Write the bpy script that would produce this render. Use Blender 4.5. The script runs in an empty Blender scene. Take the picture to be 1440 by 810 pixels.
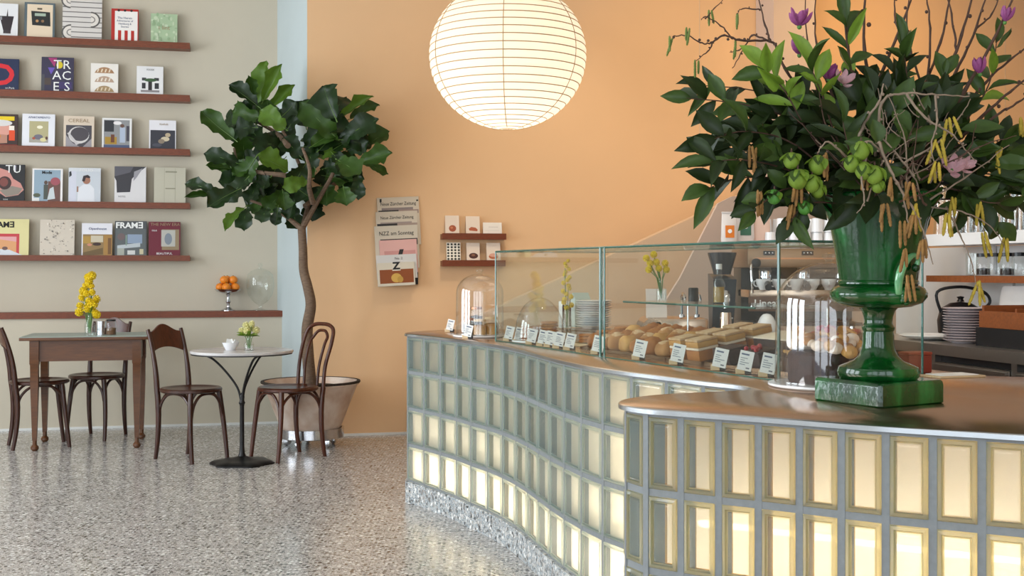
import bpy, bmesh, math, random
from mathutils import Vector, Matrix, Euler
PI = math.pi
R = math.radians
scene = bpy.context.scene
C = scene.collection
rnd = random.Random(7)

# ------------------------------------------------------------------ camera
CAM_H, HZ, F = 1.274, 380.0, 1700.0
cam_d = bpy.data.cameras.new('camera')
cam = bpy.data.objects.new('camera', cam_d)
C.objects.link(cam)
cam.location = (0, 0, CAM_H)
cam.rotation_euler = (R(90), 0, 0)
cam_d.sensor_width = 36.0
cam_d.lens = 42.5
cam_d.shift_y = -25.0 / 1440.0
cam_d.clip_start = 0.05
scene.camera = cam

# ------------------------------------------------------------------ light
world = bpy.data.worlds.new('sky')
scene.world = world
world.use_nodes = True
bg = world.node_tree.nodes['Background']
bg.inputs[0].default_value = (0.62, 0.78, 1.0, 1)
bg.inputs[1].default_value = 0.7
vs = scene.view_settings
vs.view_transform = 'Standard'
vs.look = 'None'
vs.exposure = 0.0
vs.gamma = 1.0
vs.use_curve_mapping = False


def area(name, loc, rot, sx, sy, power, col):
    l = bpy.data.lights.new(name, 'AREA')
    l.shape = 'RECTANGLE'; l.size = sx; l.size_y = sy
    l.energy = power; l.color = col
    o = bpy.data.objects.new(name, l)
    o.location = loc; o.rotation_euler = rot
    C.objects.link(o)
    return o


def spot(name, loc, target, power, col, angle=70, blend=0.8, radius=0.06):
    l = bpy.data.lights.new(name, 'SPOT')
    l.energy = power; l.color = col; l.spot_size = R(angle); l.spot_blend = blend
    l.shadow_soft_size = radius
    o = bpy.data.objects.new(name, l)
    o.location = loc
    d = Vector(target) - Vector(loc)
    o.rotation_euler = d.to_track_quat('-Z', 'Y').to_euler()
    C.objects.link(o)
    return o


DAY = (0.87, 0.94, 1.0)
WARM = (1.0, 0.66, 0.28)
for k in range(3):      # daylight through the tall windows of the left wall
    area('daylight_left', (-6.35, 1.5 + 2.3 * k, 2.05), (0, R(-90), 0), 2.7, 1.7, 150, DAY)
for k in range(4):      # daylight through the shop front behind the camera
    area('daylight_front', (-4.3 + 2.3 * k, -2.85, 2.0), (R(90), 0, 0), 1.8, 2.9, 58, DAY)
for x, y, tx, ty, pw in ((0.2, 7.9, 0.1, 9.6, 22), (1.7, 8.2, 1.6, 9.9, 75), (3.2, 8.5, 3.1, 10.3, 130)):
    spot('ceiling_spot', (x, y, 4.25), (tx, ty, 2.2), pw, WARM, 95, 1.0)   # warm wall washers
spot('ceiling_spot', (0.1, 7.2, 4.25), (0.5, 9.5, 1.3), 120, (1, 0.9, 0.74), 60)
spot('ceiling_spot', (2.0, 4.9, 4.25), (2.3, 6.2, 1.0), 90, (1, 0.86, 0.68), 70)
spot('ceiling_spot', (0.9, 4.6, 4.25), (1.3, 5.4, 1.1), 90, (1, 0.84, 0.64), 70)

# ------------------------------------------------------------------ helpers
def lin(h):
    if isinstance(h, str):
        h = h.lstrip('#')
        h = [int(h[i:i + 2], 16) / 255 for i in (0, 2, 4)]
    return tuple(((c / 12.92) if c <= 0.04045 else ((c + 0.055) / 1.055) ** 2.4) for c in h)


def newmat(name):
    m = bpy.data.materials.new(name)
    m.use_nodes = True
    nt = m.node_tree
    return m, nt, nt.nodes, nt.links, nt.nodes['Principled BSDF']


def M(name, col, rough=0.5, metal=0.0, var=0.0, scale=12.0, stretch=None, bump=0.0, spec=0.5, col2=None,
      trans=0.0, coat=0.0, detail=4.0):
    m, nt, N, L, b = newmat(name)
    c = lin(col)
    b.inputs['Roughness'].default_value = rough
    b.inputs['Metallic'].default_value = metal
    b.inputs['Specular IOR Level'].default_value = spec
    if coat:
        b.inputs['Coat Weight'].default_value = coat
        b.inputs['Coat Roughness'].default_value = 0.05
    b.inputs['Base Color'].default_value = (*c, 1)
    if var or col2 or bump:
        tc = N.new('ShaderNodeTexCoord')
        mp = N.new('ShaderNodeMapping')
        if stretch:
            mp.inputs['Scale'].default_value = stretch
        L.new(tc.outputs['Object'], mp.inputs[0])
        nz = N.new('ShaderNodeTexNoise')
        nz.inputs['Scale'].default_value = scale
        nz.inputs['Detail'].default_value = detail
        L.new(mp.outputs[0], nz.inputs['Vector'])
        rp = N.new('ShaderNodeValToRGB')
        rp.color_ramp.elements[0].position = 0.3
        rp.color_ramp.elements[1].position = 0.7
        c2 = lin(col2) if col2 else tuple(max(0, x * (1 - var)) for x in c)
        c1 = c if col2 else tuple(min(1, x * (1 + var)) for x in c)
        rp.color_ramp.elements[0].color = (*c2, 1)
        rp.color_ramp.elements[1].color = (*c1, 1)
        L.new(nz.outputs['Fac'], rp.inputs[0])
        L.new(rp.outputs[0], b.inputs['Base Color'])
        if bump:
            bp = N.new('ShaderNodeBump')
            bp.inputs['Strength'].default_value = bump
            bp.inputs['Distance'].default_value = 0.01
            L.new(nz.outputs['Fac'], bp.inputs['Height'])
            L.new(bp.outputs[0], b.inputs['Normal'])
    if trans:
        out = N['Material Output']
        tr = N.new('ShaderNodeBsdfTranslucent')
        src = b.inputs['Base Color']
        if src.is_linked:
            L.new(src.links[0].from_socket, tr.inputs[0])
        else:
            tr.inputs[0].default_value = (*c, 1)
        mx = N.new('ShaderNodeMixShader')
        mx.inputs[0].default_value = trans
        L.new(b.outputs[0], mx.inputs[1]); L.new(tr.outputs[0], mx.inputs[2])
        L.new(mx.outputs[0], out.inputs[0])
    return m


def glass(name, tint=(0.97, 0.985, 0.98), edge=0.75, rough=0.02, low=0.04, edgecol=(0.8, 0.88, 0.86)):
    """thin clear glass: sees through, reflects more at grazing angles, tinted at its silhouettes"""
    m, nt, N, L, b = newmat(name)
    out = N['Material Output']
    N.remove(b)
    lw = N.new('ShaderNodeLayerWeight'); lw.inputs[0].default_value = 0.35
    tr = N.new('ShaderNodeBsdfTransparent')
    mixc = N.new('ShaderNodeMix'); mixc.data_type = 'RGBA'
    pw = N.new('ShaderNodeMath'); pw.operation = 'POWER'; pw.inputs[1].default_value = 3.0
    L.new(lw.outputs['Facing'], pw.inputs[0])
    L.new(pw.outputs[0], mixc.inputs['Factor'])
    mixc.inputs['A'].default_value = (*tint, 1)
    mixc.inputs['B'].default_value = (*edgecol, 1)
    L.new(mixc.outputs['Result'], tr.inputs[0])
    gl = N.new('ShaderNodeBsdfGlossy'); gl.inputs['Roughness'].default_value = rough
    gl.inputs['Color'].default_value = (1, 1, 1, 1)
    mr = N.new('ShaderNodeMapRange')
    mr.inputs['To Min'].default_value = low; mr.inputs['To Max'].default_value = edge
    L.new(pw.outputs[0], mr.inputs['Value'])
    mx = N.new('ShaderNodeMixShader')
    L.new(mr.outputs[0], mx.inputs[0])
    L.new(tr.outputs[0], mx.inputs[1]); L.new(gl.outputs[0], mx.inputs[2])
    L.new(mx.outputs[0], out.inputs[0])
    return m


class MB:
    """collects shapes and links them as ONE mesh object"""
    def __init__(s):
        s.v = []; s.f = []; s.mi = []; s.c = []; s.m = 0; s.col = None

    def add(s, vs, fs):
        o = len(s.v)
        s.v += [tuple(p) for p in vs]
        for f in fs:
            s.f.append(tuple(i + o for i in f)); s.mi.append(s.m); s.c.append(s.col)
        return s

    def box(s, x0, y0, z0, x1, y1, z1, bev=0.0, mtx=None):
        if bev <= 0:
            vs = [(x, y, z) for z in (z0, z1) for y in (y0, y1) for x in (x0, x1)]
            fs = [(0, 2, 3, 1), (4, 5, 7, 6), (0, 1, 5, 4), (2, 6, 7, 3), (0, 4, 6, 2), (1, 3, 7, 5)]
        else:
            bm = bmesh.new()
            bmesh.ops.create_cube(bm, size=1)
            for v in bm.verts:
                v.co = Vector(((x0 + x1) / 2 + v.co.x * (x1 - x0), (y0 + y1) / 2 + v.co.y * (y1 - y0), (z0 + z1) / 2 + v.co.z * (z1 - z0)))
            bmesh.ops.bevel(bm, geom=bm.edges[:], offset=bev, segments=2, affect='EDGES', profile=0.6)
            bm.verts.index_update()
            vs = [tuple(v.co) for v in bm.verts]
            fs = [[v.index for v in f.verts] for f in bm.faces]
            bm.free()
        if mtx:
            vs = [tuple(mtx @ Vector(p)) for p in vs]
        return s.add(vs, fs)

    def lathe(s, prof, n=24, cx=0, cy=0, cz=0, a0=0, squash=1.0):
        """prof: (radius, z) pairs bottom to top; ends closed where the radius is 0"""
        vs = []; fs = []; rings = []
        for r, z in prof:
            if r <= 1e-6:
                rings.append([len(vs)]); vs.append((cx, cy, cz + z))
            else:
                ring = []
                for i in range(n):
                    a = a0 + 2 * PI * i / n
                    ring.append(len(vs)); vs.append((cx + r * math.cos(a), cy + r * squash * math.sin(a), cz + z))
                rings.append(ring)
        for A, B in zip(rings, rings[1:]):
            for i in range(n):
                j = (i + 1) % n
                if len(A) == 1 and len(B) == 1:
                    continue
                if len(A) == 1:
                    fs.append((A[0], B[j], B[i]))
                elif len(B) == 1:
                    fs.append((A[i], A[j], B[0]))
                else:
                    fs.append((A[i], A[j], B[j], B[i]))
        return s.add(vs, fs)

    def tube(s, pts, rad, n=8, closed=False, caps=True):
        pts = [Vector(p) for p in pts]
        k = len(pts)
        rads = rad if isinstance(rad, (list, tuple)) else [rad] * k
        vs = []; fs = []
        up = None
        for i, p in enumerate(pts):
            if closed:
                t = (pts[(i + 1) % k] - pts[i - 1])
            else:
                t = pts[min(i + 1, k - 1)] - pts[max(i - 1, 0)]
            if t.length < 1e-9:
                t = Vector((0, 0, 1))
            t.normalize()
            if up is None:
                up = Vector((0, 0, 1)) if abs(t.z) < 0.9 else Vector((1, 0, 0))
            side = t.cross(up)
            if side.length < 1e-6:
                side = t.orthogonal()
            side.normalize()
            up = side.cross(t).normalized()
            for j in range(n):
                a = 2 * PI * j / n
                vs.append(tuple(p + (side * math.cos(a) + up * math.sin(a)) * rads[i]))
        m = k if closed else k - 1
        for i in range(m):
            for j in range(n):
                a = i * n + j; b = i * n + (j + 1) % n
                c = ((i + 1) % k) * n + (j + 1) % n; d = ((i + 1) % k) * n + j
                fs.append((a, b, c, d))
        if caps and not closed:
            fs.append(tuple(range(n - 1, -1, -1)))
            fs.append(tuple((k - 1) * n + j for j in range(n)))
        return s.add(vs, fs)

    def ball(s, c, r, n=12, m=8, sq=(1, 1, 1)):
        prof = [(r * math.sin(PI * i / m), -r * math.cos(PI * i / m)) for i in range(m + 1)]
        prof[0] = (0, -r); prof[-1] = (0, r)
        t = MB().lathe(prof, n)
        return s.add([(c[0] + x * sq[0], c[1] + y * sq[1], c[2] + z * sq[2]) for x, y, z in t.v], t.f)

    def prism(s, poly, z0, z1):
        """polygon in xy, from z0 to z1"""
        n = len(poly)
        vs = [(x, y, z0) for x, y in poly] + [(x, y, z1) for x, y in poly]
        fs = [tuple(range(n - 1, -1, -1)), tuple(range(n, 2 * n))]
        fs += [(i, (i + 1) % n, n + (i + 1) % n, n + i) for i in range(n)]
        return s.add(vs, fs)

    def prism_y(s, poly, y0, y1):
        """polygon in xz, from y0 (front, towards -y) to y1"""
        n = len(poly)
        vs = [(x, y0, z) for x, z in poly] + [(x, y1, z) for x, z in poly]
        fs = [tuple(range(n)), tuple(range(2 * n - 1, n - 1, -1))]
        fs += [((i + 1) % n, i, n + i, n + (i + 1) % n) for i in range(n)]
        return s.add(vs, fs)

    def xf(s, mtx, start=0):
        s.v[start:] = [tuple(mtx @ Vector(p)) for p in s.v[start:]]
        return s

    def mesh(s, name, mats, smooth=True, angle=40):
        me = bpy.data.meshes.new(name)
        me.from_pydata(s.v, [], s.f)
        for m in (mats if isinstance(mats, (list, tuple)) else [mats]):
            me.materials.append(m)
        if any(s.mi):
            me.polygons.foreach_set('material_index', s.mi)
        if any(c is not None for c in s.c):
            ca = me.color_attributes.new('col', 'FLOAT_COLOR', 'CORNER')
            k = 0
            for p in me.polygons:
                c = s.c[p.index] or (1, 1, 1)
                for _ in range(p.loop_total):
                    ca.data[k].color = (*c, 1); k += 1
        bm = bmesh.new(); bm.from_mesh(me)
        bmesh.ops.recalc_face_normals(bm, faces=bm.faces[:])
        bm.to_mesh(me); bm.free()
        if smooth:
            me.polygons.foreach_set('use_smooth', [True] * len(me.polygons))
            me.set_sharp_from_angle(angle=R(angle))
        me.update()
        return me

    def build(s, name, mats, parent=None, smooth=True, angle=40, **kw):
        o = bpy.data.objects.new(name, s.mesh(name, mats, smooth, angle))
        C.objects.link(o)
        if parent is not None:
            o.parent = parent
        for k, v in kw.items():
            o[k] = v
        return o


def link(name, me, parent=None, mtx=None, **kw):
    o = bpy.data.objects.new(name, me)
    C.objects.link(o)
    if parent is not None:
        o.parent = parent
    if mtx is not None:
        o.matrix_local = mtx
    for k, v in kw.items():
        o[k] = v
    return o


def thing(name, label, cat, loc=(0, 0, 0), rz=0.0, group=None, tilt=0.0):
    o = bpy.data.objects.new(name, None)
    o.empty_display_size = 0.05
    C.objects.link(o)
    o.location = loc
    o.rotation_euler = (tilt, 0, rz)
    o['label'] = label; o['category'] = cat
    if group:
        o['group'] = group
    return o


def tag(o, label, cat, group=None):
    o['label'] = label; o['category'] = cat
    if group:
        o['group'] = group
    return o


def struct(o):
    o['kind'] = 'structure'
    return o


def copy_tree(o, parent=None):
    c = o.copy(); C.objects.link(c)
    if parent is not None:
        c.parent = parent
    for ch in list(o.children):
        copy_tree(ch, c)
    return c


def lettering(name, text, size, parent, loc, mat, rot=(PI / 2, 0, 0), align='CENTER', sx=1.0, bold=0.0, ext=0.0002):
    cu = bpy.data.curves.new(name, 'FONT')
    cu.body = text; cu.size = size; cu.align_x = align; cu.align_y = 'CENTER'
    cu.extrude = ext; cu.offset = bold
    cu.resolution_u = 2
    cu.materials.append(mat)
    tmp = bpy.data.objects.new(name, cu)
    me = bpy.data.meshes.new_from_object(tmp)
    bpy.data.objects.remove(tmp); bpy.data.curves.remove(cu)
    o = bpy.data.objects.new(name, me)
    C.objects.link(o); o.parent = parent
    o.location = loc; o.rotation_euler = rot; o.scale = (sx, 1, 1)
    return o


def px(x, y, d):
    """world point seen at photograph pixel (x, y) and standing d metres down the room"""
    return Vector(((x - 720) / F * d, d, CAM_H + (HZ - y) / F * d))


def frame_from(base, tip, width, normal, thick=1.0):
    """matrix for a unit leaf (length +Y, width X) from base to tip"""
    base = Vector(base); tip = Vector(tip)
    yv = tip - base
    ln = yv.length
    yd = yv.normalized()
    n = Vector(normal) - yd * Vector(normal).dot(yd)
    if n.length < 1e-4:
        n = yd.orthogonal()
    n.normalize()
    xd = yd.cross(n)
    m = Matrix.Identity(4)
    for i in range(3):
        m[i][0] = xd[i] * width; m[i][1] = yd[i] * ln; m[i][2] = n[i] * ln * thick; m[i][3] = base[i]
    return m


def catmull(P, k=8, closed=False):
    P = [Vector(p) for p in P]
    out = []
    n = len(P)
    for i in range(n if closed else n - 1):
        if closed:
            a, b, c, d = P[i - 1], P[i], P[(i + 1) % n], P[(i + 2) % n]
        else:
            a, b, c, d = P[max(i - 1, 0)], P[i], P[i + 1], P[min(i + 2, n - 1)]
        for j in range(k):
            t = j / k
            out.append(0.5 * ((2 * b) + (c - a) * t + (2 * a - 5 * b + 4 * c - d) * t * t + (3 * b - a - 3 * c + d) * t ** 3))
    if not closed:
        out.append(P[-1].copy())
    return out


def resample(P, step=None, n=None):
    acc = [0.0]
    for a, b in zip(P, P[1:]):
        acc.append(acc[-1] + (b - a).length)
    tot = acc[-1]
    if n is None:
        n = max(1, round(tot / step))
    out = []
    j = 0
    for i in range(n + 1):
        s = tot * i / n
        while j < len(P) - 2 and acc[j + 1] < s:
            j += 1
        seg = acc[j + 1] - acc[j]
        t = 0 if seg < 1e-9 else (s - acc[j]) / seg
        out.append(P[j].lerp(P[j + 1], min(1, t)))
    return out


# ------------------------------------------------------------------ room frame
TH = R(13.0)
U = Vector((math.cos(TH), math.sin(TH)))          # along the far walls
NW = Vector((math.sin(TH), -math.cos(TH)))        # out of the far walls, towards the room
P_OR = Vector((-1.564, 9.23))                     # orange wall, its left corner
P_BX = Vector((-1.955, 10.05))                    # low boxed wall below the ledge, right end
P_SH = P_BX - NW * 0.18                           # shelf wall


def wall_px(x, y, p0, off=0.0):
    r = Vector(((x - 720) / F, 1.0))
    p = p0 + NW * off
    t = NW.dot(p) / NW.dot(r)
    return px(x, y, t)


def xy(v):
    return Vector((v[0], v[1]))


# ------------------------------------------------------------------ materials
def terrazzo(name, base, rough):
    m, nt, N, L, b = newmat(name)
    tc = N.new('ShaderNodeTexCoord')
    def chips(scale, lo, hi):
        v = N.new('ShaderNodeTexVoronoi'); v.inputs['Scale'].default_value = scale
        v.inputs['Randomness'].default_value = 1.0
        L.new(tc.outputs['Object'], v.inputs['Vector'])
        sp = N.new('ShaderNodeSeparateColor'); L.new(v.outputs['Color'], sp.inputs[0])
        d = N.new('ShaderNodeMath'); d.operation = 'LESS_THAN'; d.inputs[1].default_value = lo
        L.new(v.outputs['Distance'], d.inputs[0])
        return sp, d
    sp1, d1 = chips(50, 0.42, 0)
    rp = N.new('ShaderNodeValToRGB'); rp.color_ramp.interpolation = 'CONSTANT'
    el = rp.color_ramp.elements
    cols = [(0.0, '3c3a38'), (0.16, '6a6662'), (0.32, 'a8a39e'), (0.50, 'cdc9c4'), (0.72, 'e9e7e3'), (0.90, '857f78')]
    el[0].position, el[0].color = 0.0, (*lin(cols[0][1]), 1)
    el[1].position, el[1].color = cols[1][0], (*lin(cols[1][1]), 1)
    for p, c in cols[2:]:
        e = el.new(p); e.color = (*lin(c), 1)
    L.new(sp1.outputs[0], rp.inputs[0])
    sp2, d2 = chips(150, 0.45, 0)
    rp2 = N.new('ShaderNodeValToRGB'); rp2.color_ramp.interpolation = 'CONSTANT'
    e = rp2.color_ramp.elements
    e[0].color = (*lin('55524f'), 1); e[1].position = 0.35; e[1].color = (*lin('d2ccc4'), 1)
    L.new(sp2.outputs[1], rp2.inputs[0])
    mx1 = N.new('ShaderNodeMix'); mx1.data_type = 'RGBA'
    mx1.inputs['A'].default_value = (*lin(base), 1)
    L.new(d2.outputs[0], mx1.inputs['Factor']); L.new(rp2.outputs[0], mx1.inputs['B'])
    mx2 = N.new('ShaderNodeMix'); mx2.data_type = 'RGBA'
    L.new(d1.outputs[0], mx2.inputs['Factor']); L.new(mx1.outputs['Result'], mx2.inputs['A']); L.new(rp.outputs[0], mx2.inputs['B'])
    L.new(mx2.outputs['Result'], b.inputs['Base Color'])
    nz = N.new('ShaderNodeTexNoise'); nz.inputs['Scale'].default_value = 1.2
    L.new(tc.outputs['Object'], nz.inputs['Vector'])
    mr = N.new('ShaderNodeMapRange'); mr.inputs['To Min'].default_value = rough - 0.05; mr.inputs['To Max'].default_value = rough + 0.06
    L.new(nz.outputs['Fac'], mr.inputs['Value']); L.new(mr.outputs[0], b.inputs['Roughness'])
    b.inputs['Specular IOR Level'].default_value = 0.75
    return m


mt = {}
mt['floor'] = terrazzo('terrazzo_floor', 'aeaaa6', 0.18)
mt['plinth'] = terrazzo('terrazzo_plinth', '9aa3a8', 0.4)
mt['shelf_wall'] = M('grey_beige_plaster', 'c4baa7', 0.8, var=0.02, scale=3, bump=0.03)
mt['white_wall'] = M('cool_white_plaster', 'dcdcd8', 0.8, var=0.02, scale=3, bump=0.03)
mt['reveal'] = M('pale_blue_grey_plaster', 'c0cbcc', 0.8, var=0.02, scale=3)
mt['orange'] = M('apricot_plaster', 'e3ba8e', 0.75, var=0.02, scale=2, bump=0.03)
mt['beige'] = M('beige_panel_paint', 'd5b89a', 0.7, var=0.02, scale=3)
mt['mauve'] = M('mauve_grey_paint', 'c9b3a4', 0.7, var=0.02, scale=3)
mt['ceiling'] = M('ceiling_white', 'e8e4dc', 0.9)
mt['wood_shelf'] = M('red_brown_wood', '713312', 0.42, var=0.18, scale=9, stretch=(1, 14, 14), bump=0.05)
mt['chair'] = M('dark_bentwood', '3a1a0c', 0.3, var=0.3, scale=14, stretch=(4, 4, 1), bump=0.03)
mt['chair_red'] = M('red_brown_bentwood', '4b2210', 0.3, var=0.28, scale=14, stretch=(4, 4, 1), bump=0.03)
mt['table_wood'] = M('oak_table_wood', '5a3416', 0.38, var=0.22, scale=10, stretch=(1, 8, 8), bump=0.04)
mt['table_top'] = M('grey_green_lino', '93a29b', 0.35, var=0.05, scale=20)
mt['marble'] = M('pale_marble', 'd9d5d2', 0.2, col2='b4b0b0', scale=7, detail=8)
mt['iron'] = M('dark_iron', '2b2a2a', 0.38, metal=0.7, var=0.2, scale=30)
mt['steel'] = M('brushed_steel', 'c8ae98', 0.24, metal=1.0, var=0.05, scale=30, stretch=(1, 30, 1))
mt['steel_cool'] = M('cool_brushed_steel', 'b4b0aa', 0.3, metal=1.0, var=0.05, scale=30, stretch=(1, 30, 1))
mt['steel_edge'] = M('polished_steel_edge', 'd5dbe2', 0.22, metal=1.0)
mt['chrome'] = M('chrome', 'd8dade', 0.08, metal=1.0)
mt['silver'] = M('silver_plate', 'cfcfd2', 0.18, metal=1.0, var=0.1, scale=30)
mt['mortar'] = M('grey_mortar', '7d8081', 0.85, var=0.06, scale=60, bump=0.1)
mt['white'] = M('white_lacquer', 'e6e4e2', 0.35)
mt['white_card'] = M('white_card', 'ecebe8', 0.7)
mt['china'] = M('white_china', 'e9e9ea', 0.15)
mt['black'] = M('black_plastic', '17171a', 0.35)
mt['grey_plate'] = M('stoneware_plate', 'b9adb0', 0.4, var=0.06, scale=30)
mt['pot'] = M('pale_terracotta', 'e8d6c6', 0.8, col2='cdab92', scale=9, bump=0.15)
mt['soil'] = M('dark_soil', '33291f', 0.95, var=0.4, scale=60, bump=0.6)
mt['bark'] = M('grey_brown_bark', '6f5a48', 0.85, var=0.3, scale=30, stretch=(1, 1, 5), bump=0.4)
mt['twig'] = M('brown_twig', '4b3326', 0.75, var=0.3, scale=40, bump=0.2)
mt['twig_grey'] = M('grey_twig', '8a7765', 0.8, var=0.25, scale=40, bump=0.2)
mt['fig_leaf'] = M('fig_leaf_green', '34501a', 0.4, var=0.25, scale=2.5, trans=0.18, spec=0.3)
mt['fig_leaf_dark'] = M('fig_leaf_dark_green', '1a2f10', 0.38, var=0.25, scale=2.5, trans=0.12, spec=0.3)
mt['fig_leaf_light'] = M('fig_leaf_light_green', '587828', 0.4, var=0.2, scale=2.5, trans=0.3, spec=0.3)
mt['vein'] = M('pale_leaf_vein', '56742f', 0.5)
mt['leaf'] = M('laurel_leaf_green', '3b5020', 0.42, var=0.3, scale=2, trans=0.12, spec=0.28)
mt['leaf_dark'] = M('laurel_leaf_dark', '263417', 0.42, var=0.3, scale=2, trans=0.08, spec=0.28)
mt['leaf_light'] = M('laurel_leaf_light', '7b9a36', 0.42, var=0.25, scale=2, trans=0.3, spec=0.4)
mt['catkin'] = M('yellow_catkin', 'b9a13a', 0.8, var=0.25, scale=60, bump=0.5, trans=0.2)
mt['catkin_brown'] = M('ochre_catkin', '976f3c', 0.8, var=0.3, scale=60, bump=0.5, trans=0.15)
mt['catkin_green'] = M('green_catkin', '6b7d3a', 0.8, var=0.25, scale=60, bump=0.4, trans=0.15)
mt['magnolia'] = M('purple_petal', 'a5568f', 0.5, var=0.2, scale=6, trans=0.3)
mt['pink'] = M('pale_pink_petal', 'e0b9c0', 0.5, var=0.12, scale=6, trans=0.3)
mt['lime'] = M('lime_green_fruit', '76902e', 0.65, var=0.3, scale=20, trans=0.2)
mt['green_fruit'] = M('green_fruit', '4f8a36', 0.45, var=0.2, scale=20, trans=0.1)
mt['yellow_flower'] = M('yellow_petal', 'f0d51e', 0.6, var=0.12, scale=40, trans=0.3)
mt['pale_yellow'] = M('pale_yellow_petal', 'e8e3a4', 0.6, var=0.1, scale=40, trans=0.3)
mt['stem'] = M('green_stem', '4d7a35', 0.6, var=0.2, scale=30)
mt['orange_fruit'] = M('orange_peel', 'e8851c', 0.45, var=0.08, scale=80, bump=0.15)
mt['bread'] = M('baked_crust', 'b3722f', 0.65, col2='8a4c1c', scale=14, bump=0.3)
mt['bread_pale'] = M('pale_crust', 'd2a45e', 0.65, col2='a9702f', scale=14, bump=0.3)
mt['sugar'] = M('powdered_sugar_crust', 'c08d58', 0.8, col2='97602f', scale=9, bump=0.3)
mt['dust'] = M('sugar_dust', 'd2b694', 0.85, col2='b88a5a', scale=40)
mt['choc'] = M('chocolate_cake', '3f2119', 0.7, col2='29140f', scale=40, bump=0.4)
mt['cream'] = M('cream_topping', 'e5d2bc', 0.6, var=0.08, scale=30)
mt['berry'] = M('red_berry', 'a01d26', 0.3, var=0.2, scale=40)
mt['label_wood'] = M('pale_wood_block', 'cdb38c', 0.6, var=0.15, scale=30, stretch=(1, 8, 8))
mt['tan_panel'] = M('champagne_steel', '8f735a', 0.35, metal=0.75, var=0.05, scale=20)
mt['brown_panel'] = M('walnut_panel', '60402a', 0.5, var=0.15, scale=10, stretch=(1, 8, 8))
mt['tray_wood'] = M('tray_brown_wood', '8a4a20', 0.45, var=0.2, scale=10, stretch=(1, 8, 8), bump=0.04)
mt['paper'] = M('newsprint', 'cfc4b2', 0.85, var=0.04, scale=40)
mt['kraft'] = M('white_paper_bag', 'd6cfca', 0.7, var=0.05, scale=8, bump=0.4)
mt['pink_bag'] = M('pale_pink_bag', 'dbbcab', 0.7, var=0.05, scale=8, bump=0.4)
mt['green_label'] = M('green_label', '3c6a55', 0.6)
mt['orange_label'] = M('orange_label', 'dd7a22', 0.6)
mt['ink'] = M('black_ink', '1c1a1b', 0.7)
mt['ink_grey'] = M('grey_ink', '77777c', 0.7)
mt['ink_white'] = M('white_ink', 'f0efec', 0.7)
mt['ink_brown'] = M('brown_ink', 'a38a6c', 0.7)
mt['ink_blue'] = M('blue_ink', '31406e', 0.7)
mt['dark_jar'] = M('dark_jar_contents', '2b201c', 0.4)
mt['glass'] = glass('clear_glass')
mt['pane'] = glass('case_glass', (0.95, 0.975, 0.965), 0.55, 0.01, 0.05, (0.9, 0.96, 0.94))
mt['dome'] = glass('dome_glass', (0.96, 0.965, 0.96), 0.75, 0.03, 0.10, (0.62, 0.62, 0.6))
mt['pane_edge'] = M('green_glass_edge', '2f6f63', 0.2, coat=0.5, trans=0.2)
mt['copper'] = M('copper_rim', 'b07a58', 0.3, metal=1.0)

# printed covers: one material whose colour comes from the print itself
m, nt, N, L, b = newmat('printed_cover')
ca = N.new('ShaderNodeVertexColor'); ca.layer_name = 'col'
L.new(ca.outputs[0], b.inputs['Base Color'])
b.inputs['Roughness'].default_value = 0.5
mt['print'] = m


def green_glaze():
    m, nt, N, L, b = newmat('green_majolica_glaze')
    tc = N.new('ShaderNodeTexCoord')
    mp = N.new('ShaderNodeMapping'); mp.inputs['Scale'].default_value = (1, 1, 0.35)
    L.new(tc.outputs['Object'], mp.inputs[0])
    nz = N.new('ShaderNodeTexNoise'); nz.inputs['Scale'].default_value = 14; nz.inputs['Detail'].default_value = 6
    L.new(mp.outputs[0], nz.inputs['Vector'])
    rp = N.new('ShaderNodeValToRGB')
    e = rp.color_ramp.elements
    e[0].position = 0.28; e[0].color = (*lin('06240d'), 1)
    e[1].position = 0.55; e[1].color = (*lin('0b4517'), 1)
    x = e.new(0.68); x.color = (*lin('176a2e'), 1)
    x = e.new(0.8); x.color = (*lin('4f561d'), 1)
    L.new(nz.outputs['Fac'], rp.inputs[0])
    L.new(rp.outputs[0], b.inputs['Base Color'])
    b.inputs['Roughness'].default_value = 0.12
    b.inputs['Specular IOR Level'].default_value = 0.5
    b.inputs['Coat Weight'].default_value = 0.0
    b.inputs['Coat Roughness'].default_value = 0.04
    n2 = N.new('ShaderNodeTexNoise'); n2.inputs['Scale'].default_value = 45
    L.new(tc.outputs['Object'], n2.inputs['Vector'])
    bp = N.new('ShaderNodeBump'); bp.inputs['Strength'].default_value = 0.07; bp.inputs['Distance'].default_value = 0.01
    L.new(n2.outputs['Fac'], bp.inputs['Height']); L.new(bp.outputs[0], b.inputs['Normal'])
    return m


mt['glaze'] = green_glaze()
mt['glaze_light'] = M('light_green_glaze', '5fa06c', 0.15, var=0.2, scale=20, coat=0.6)


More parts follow.
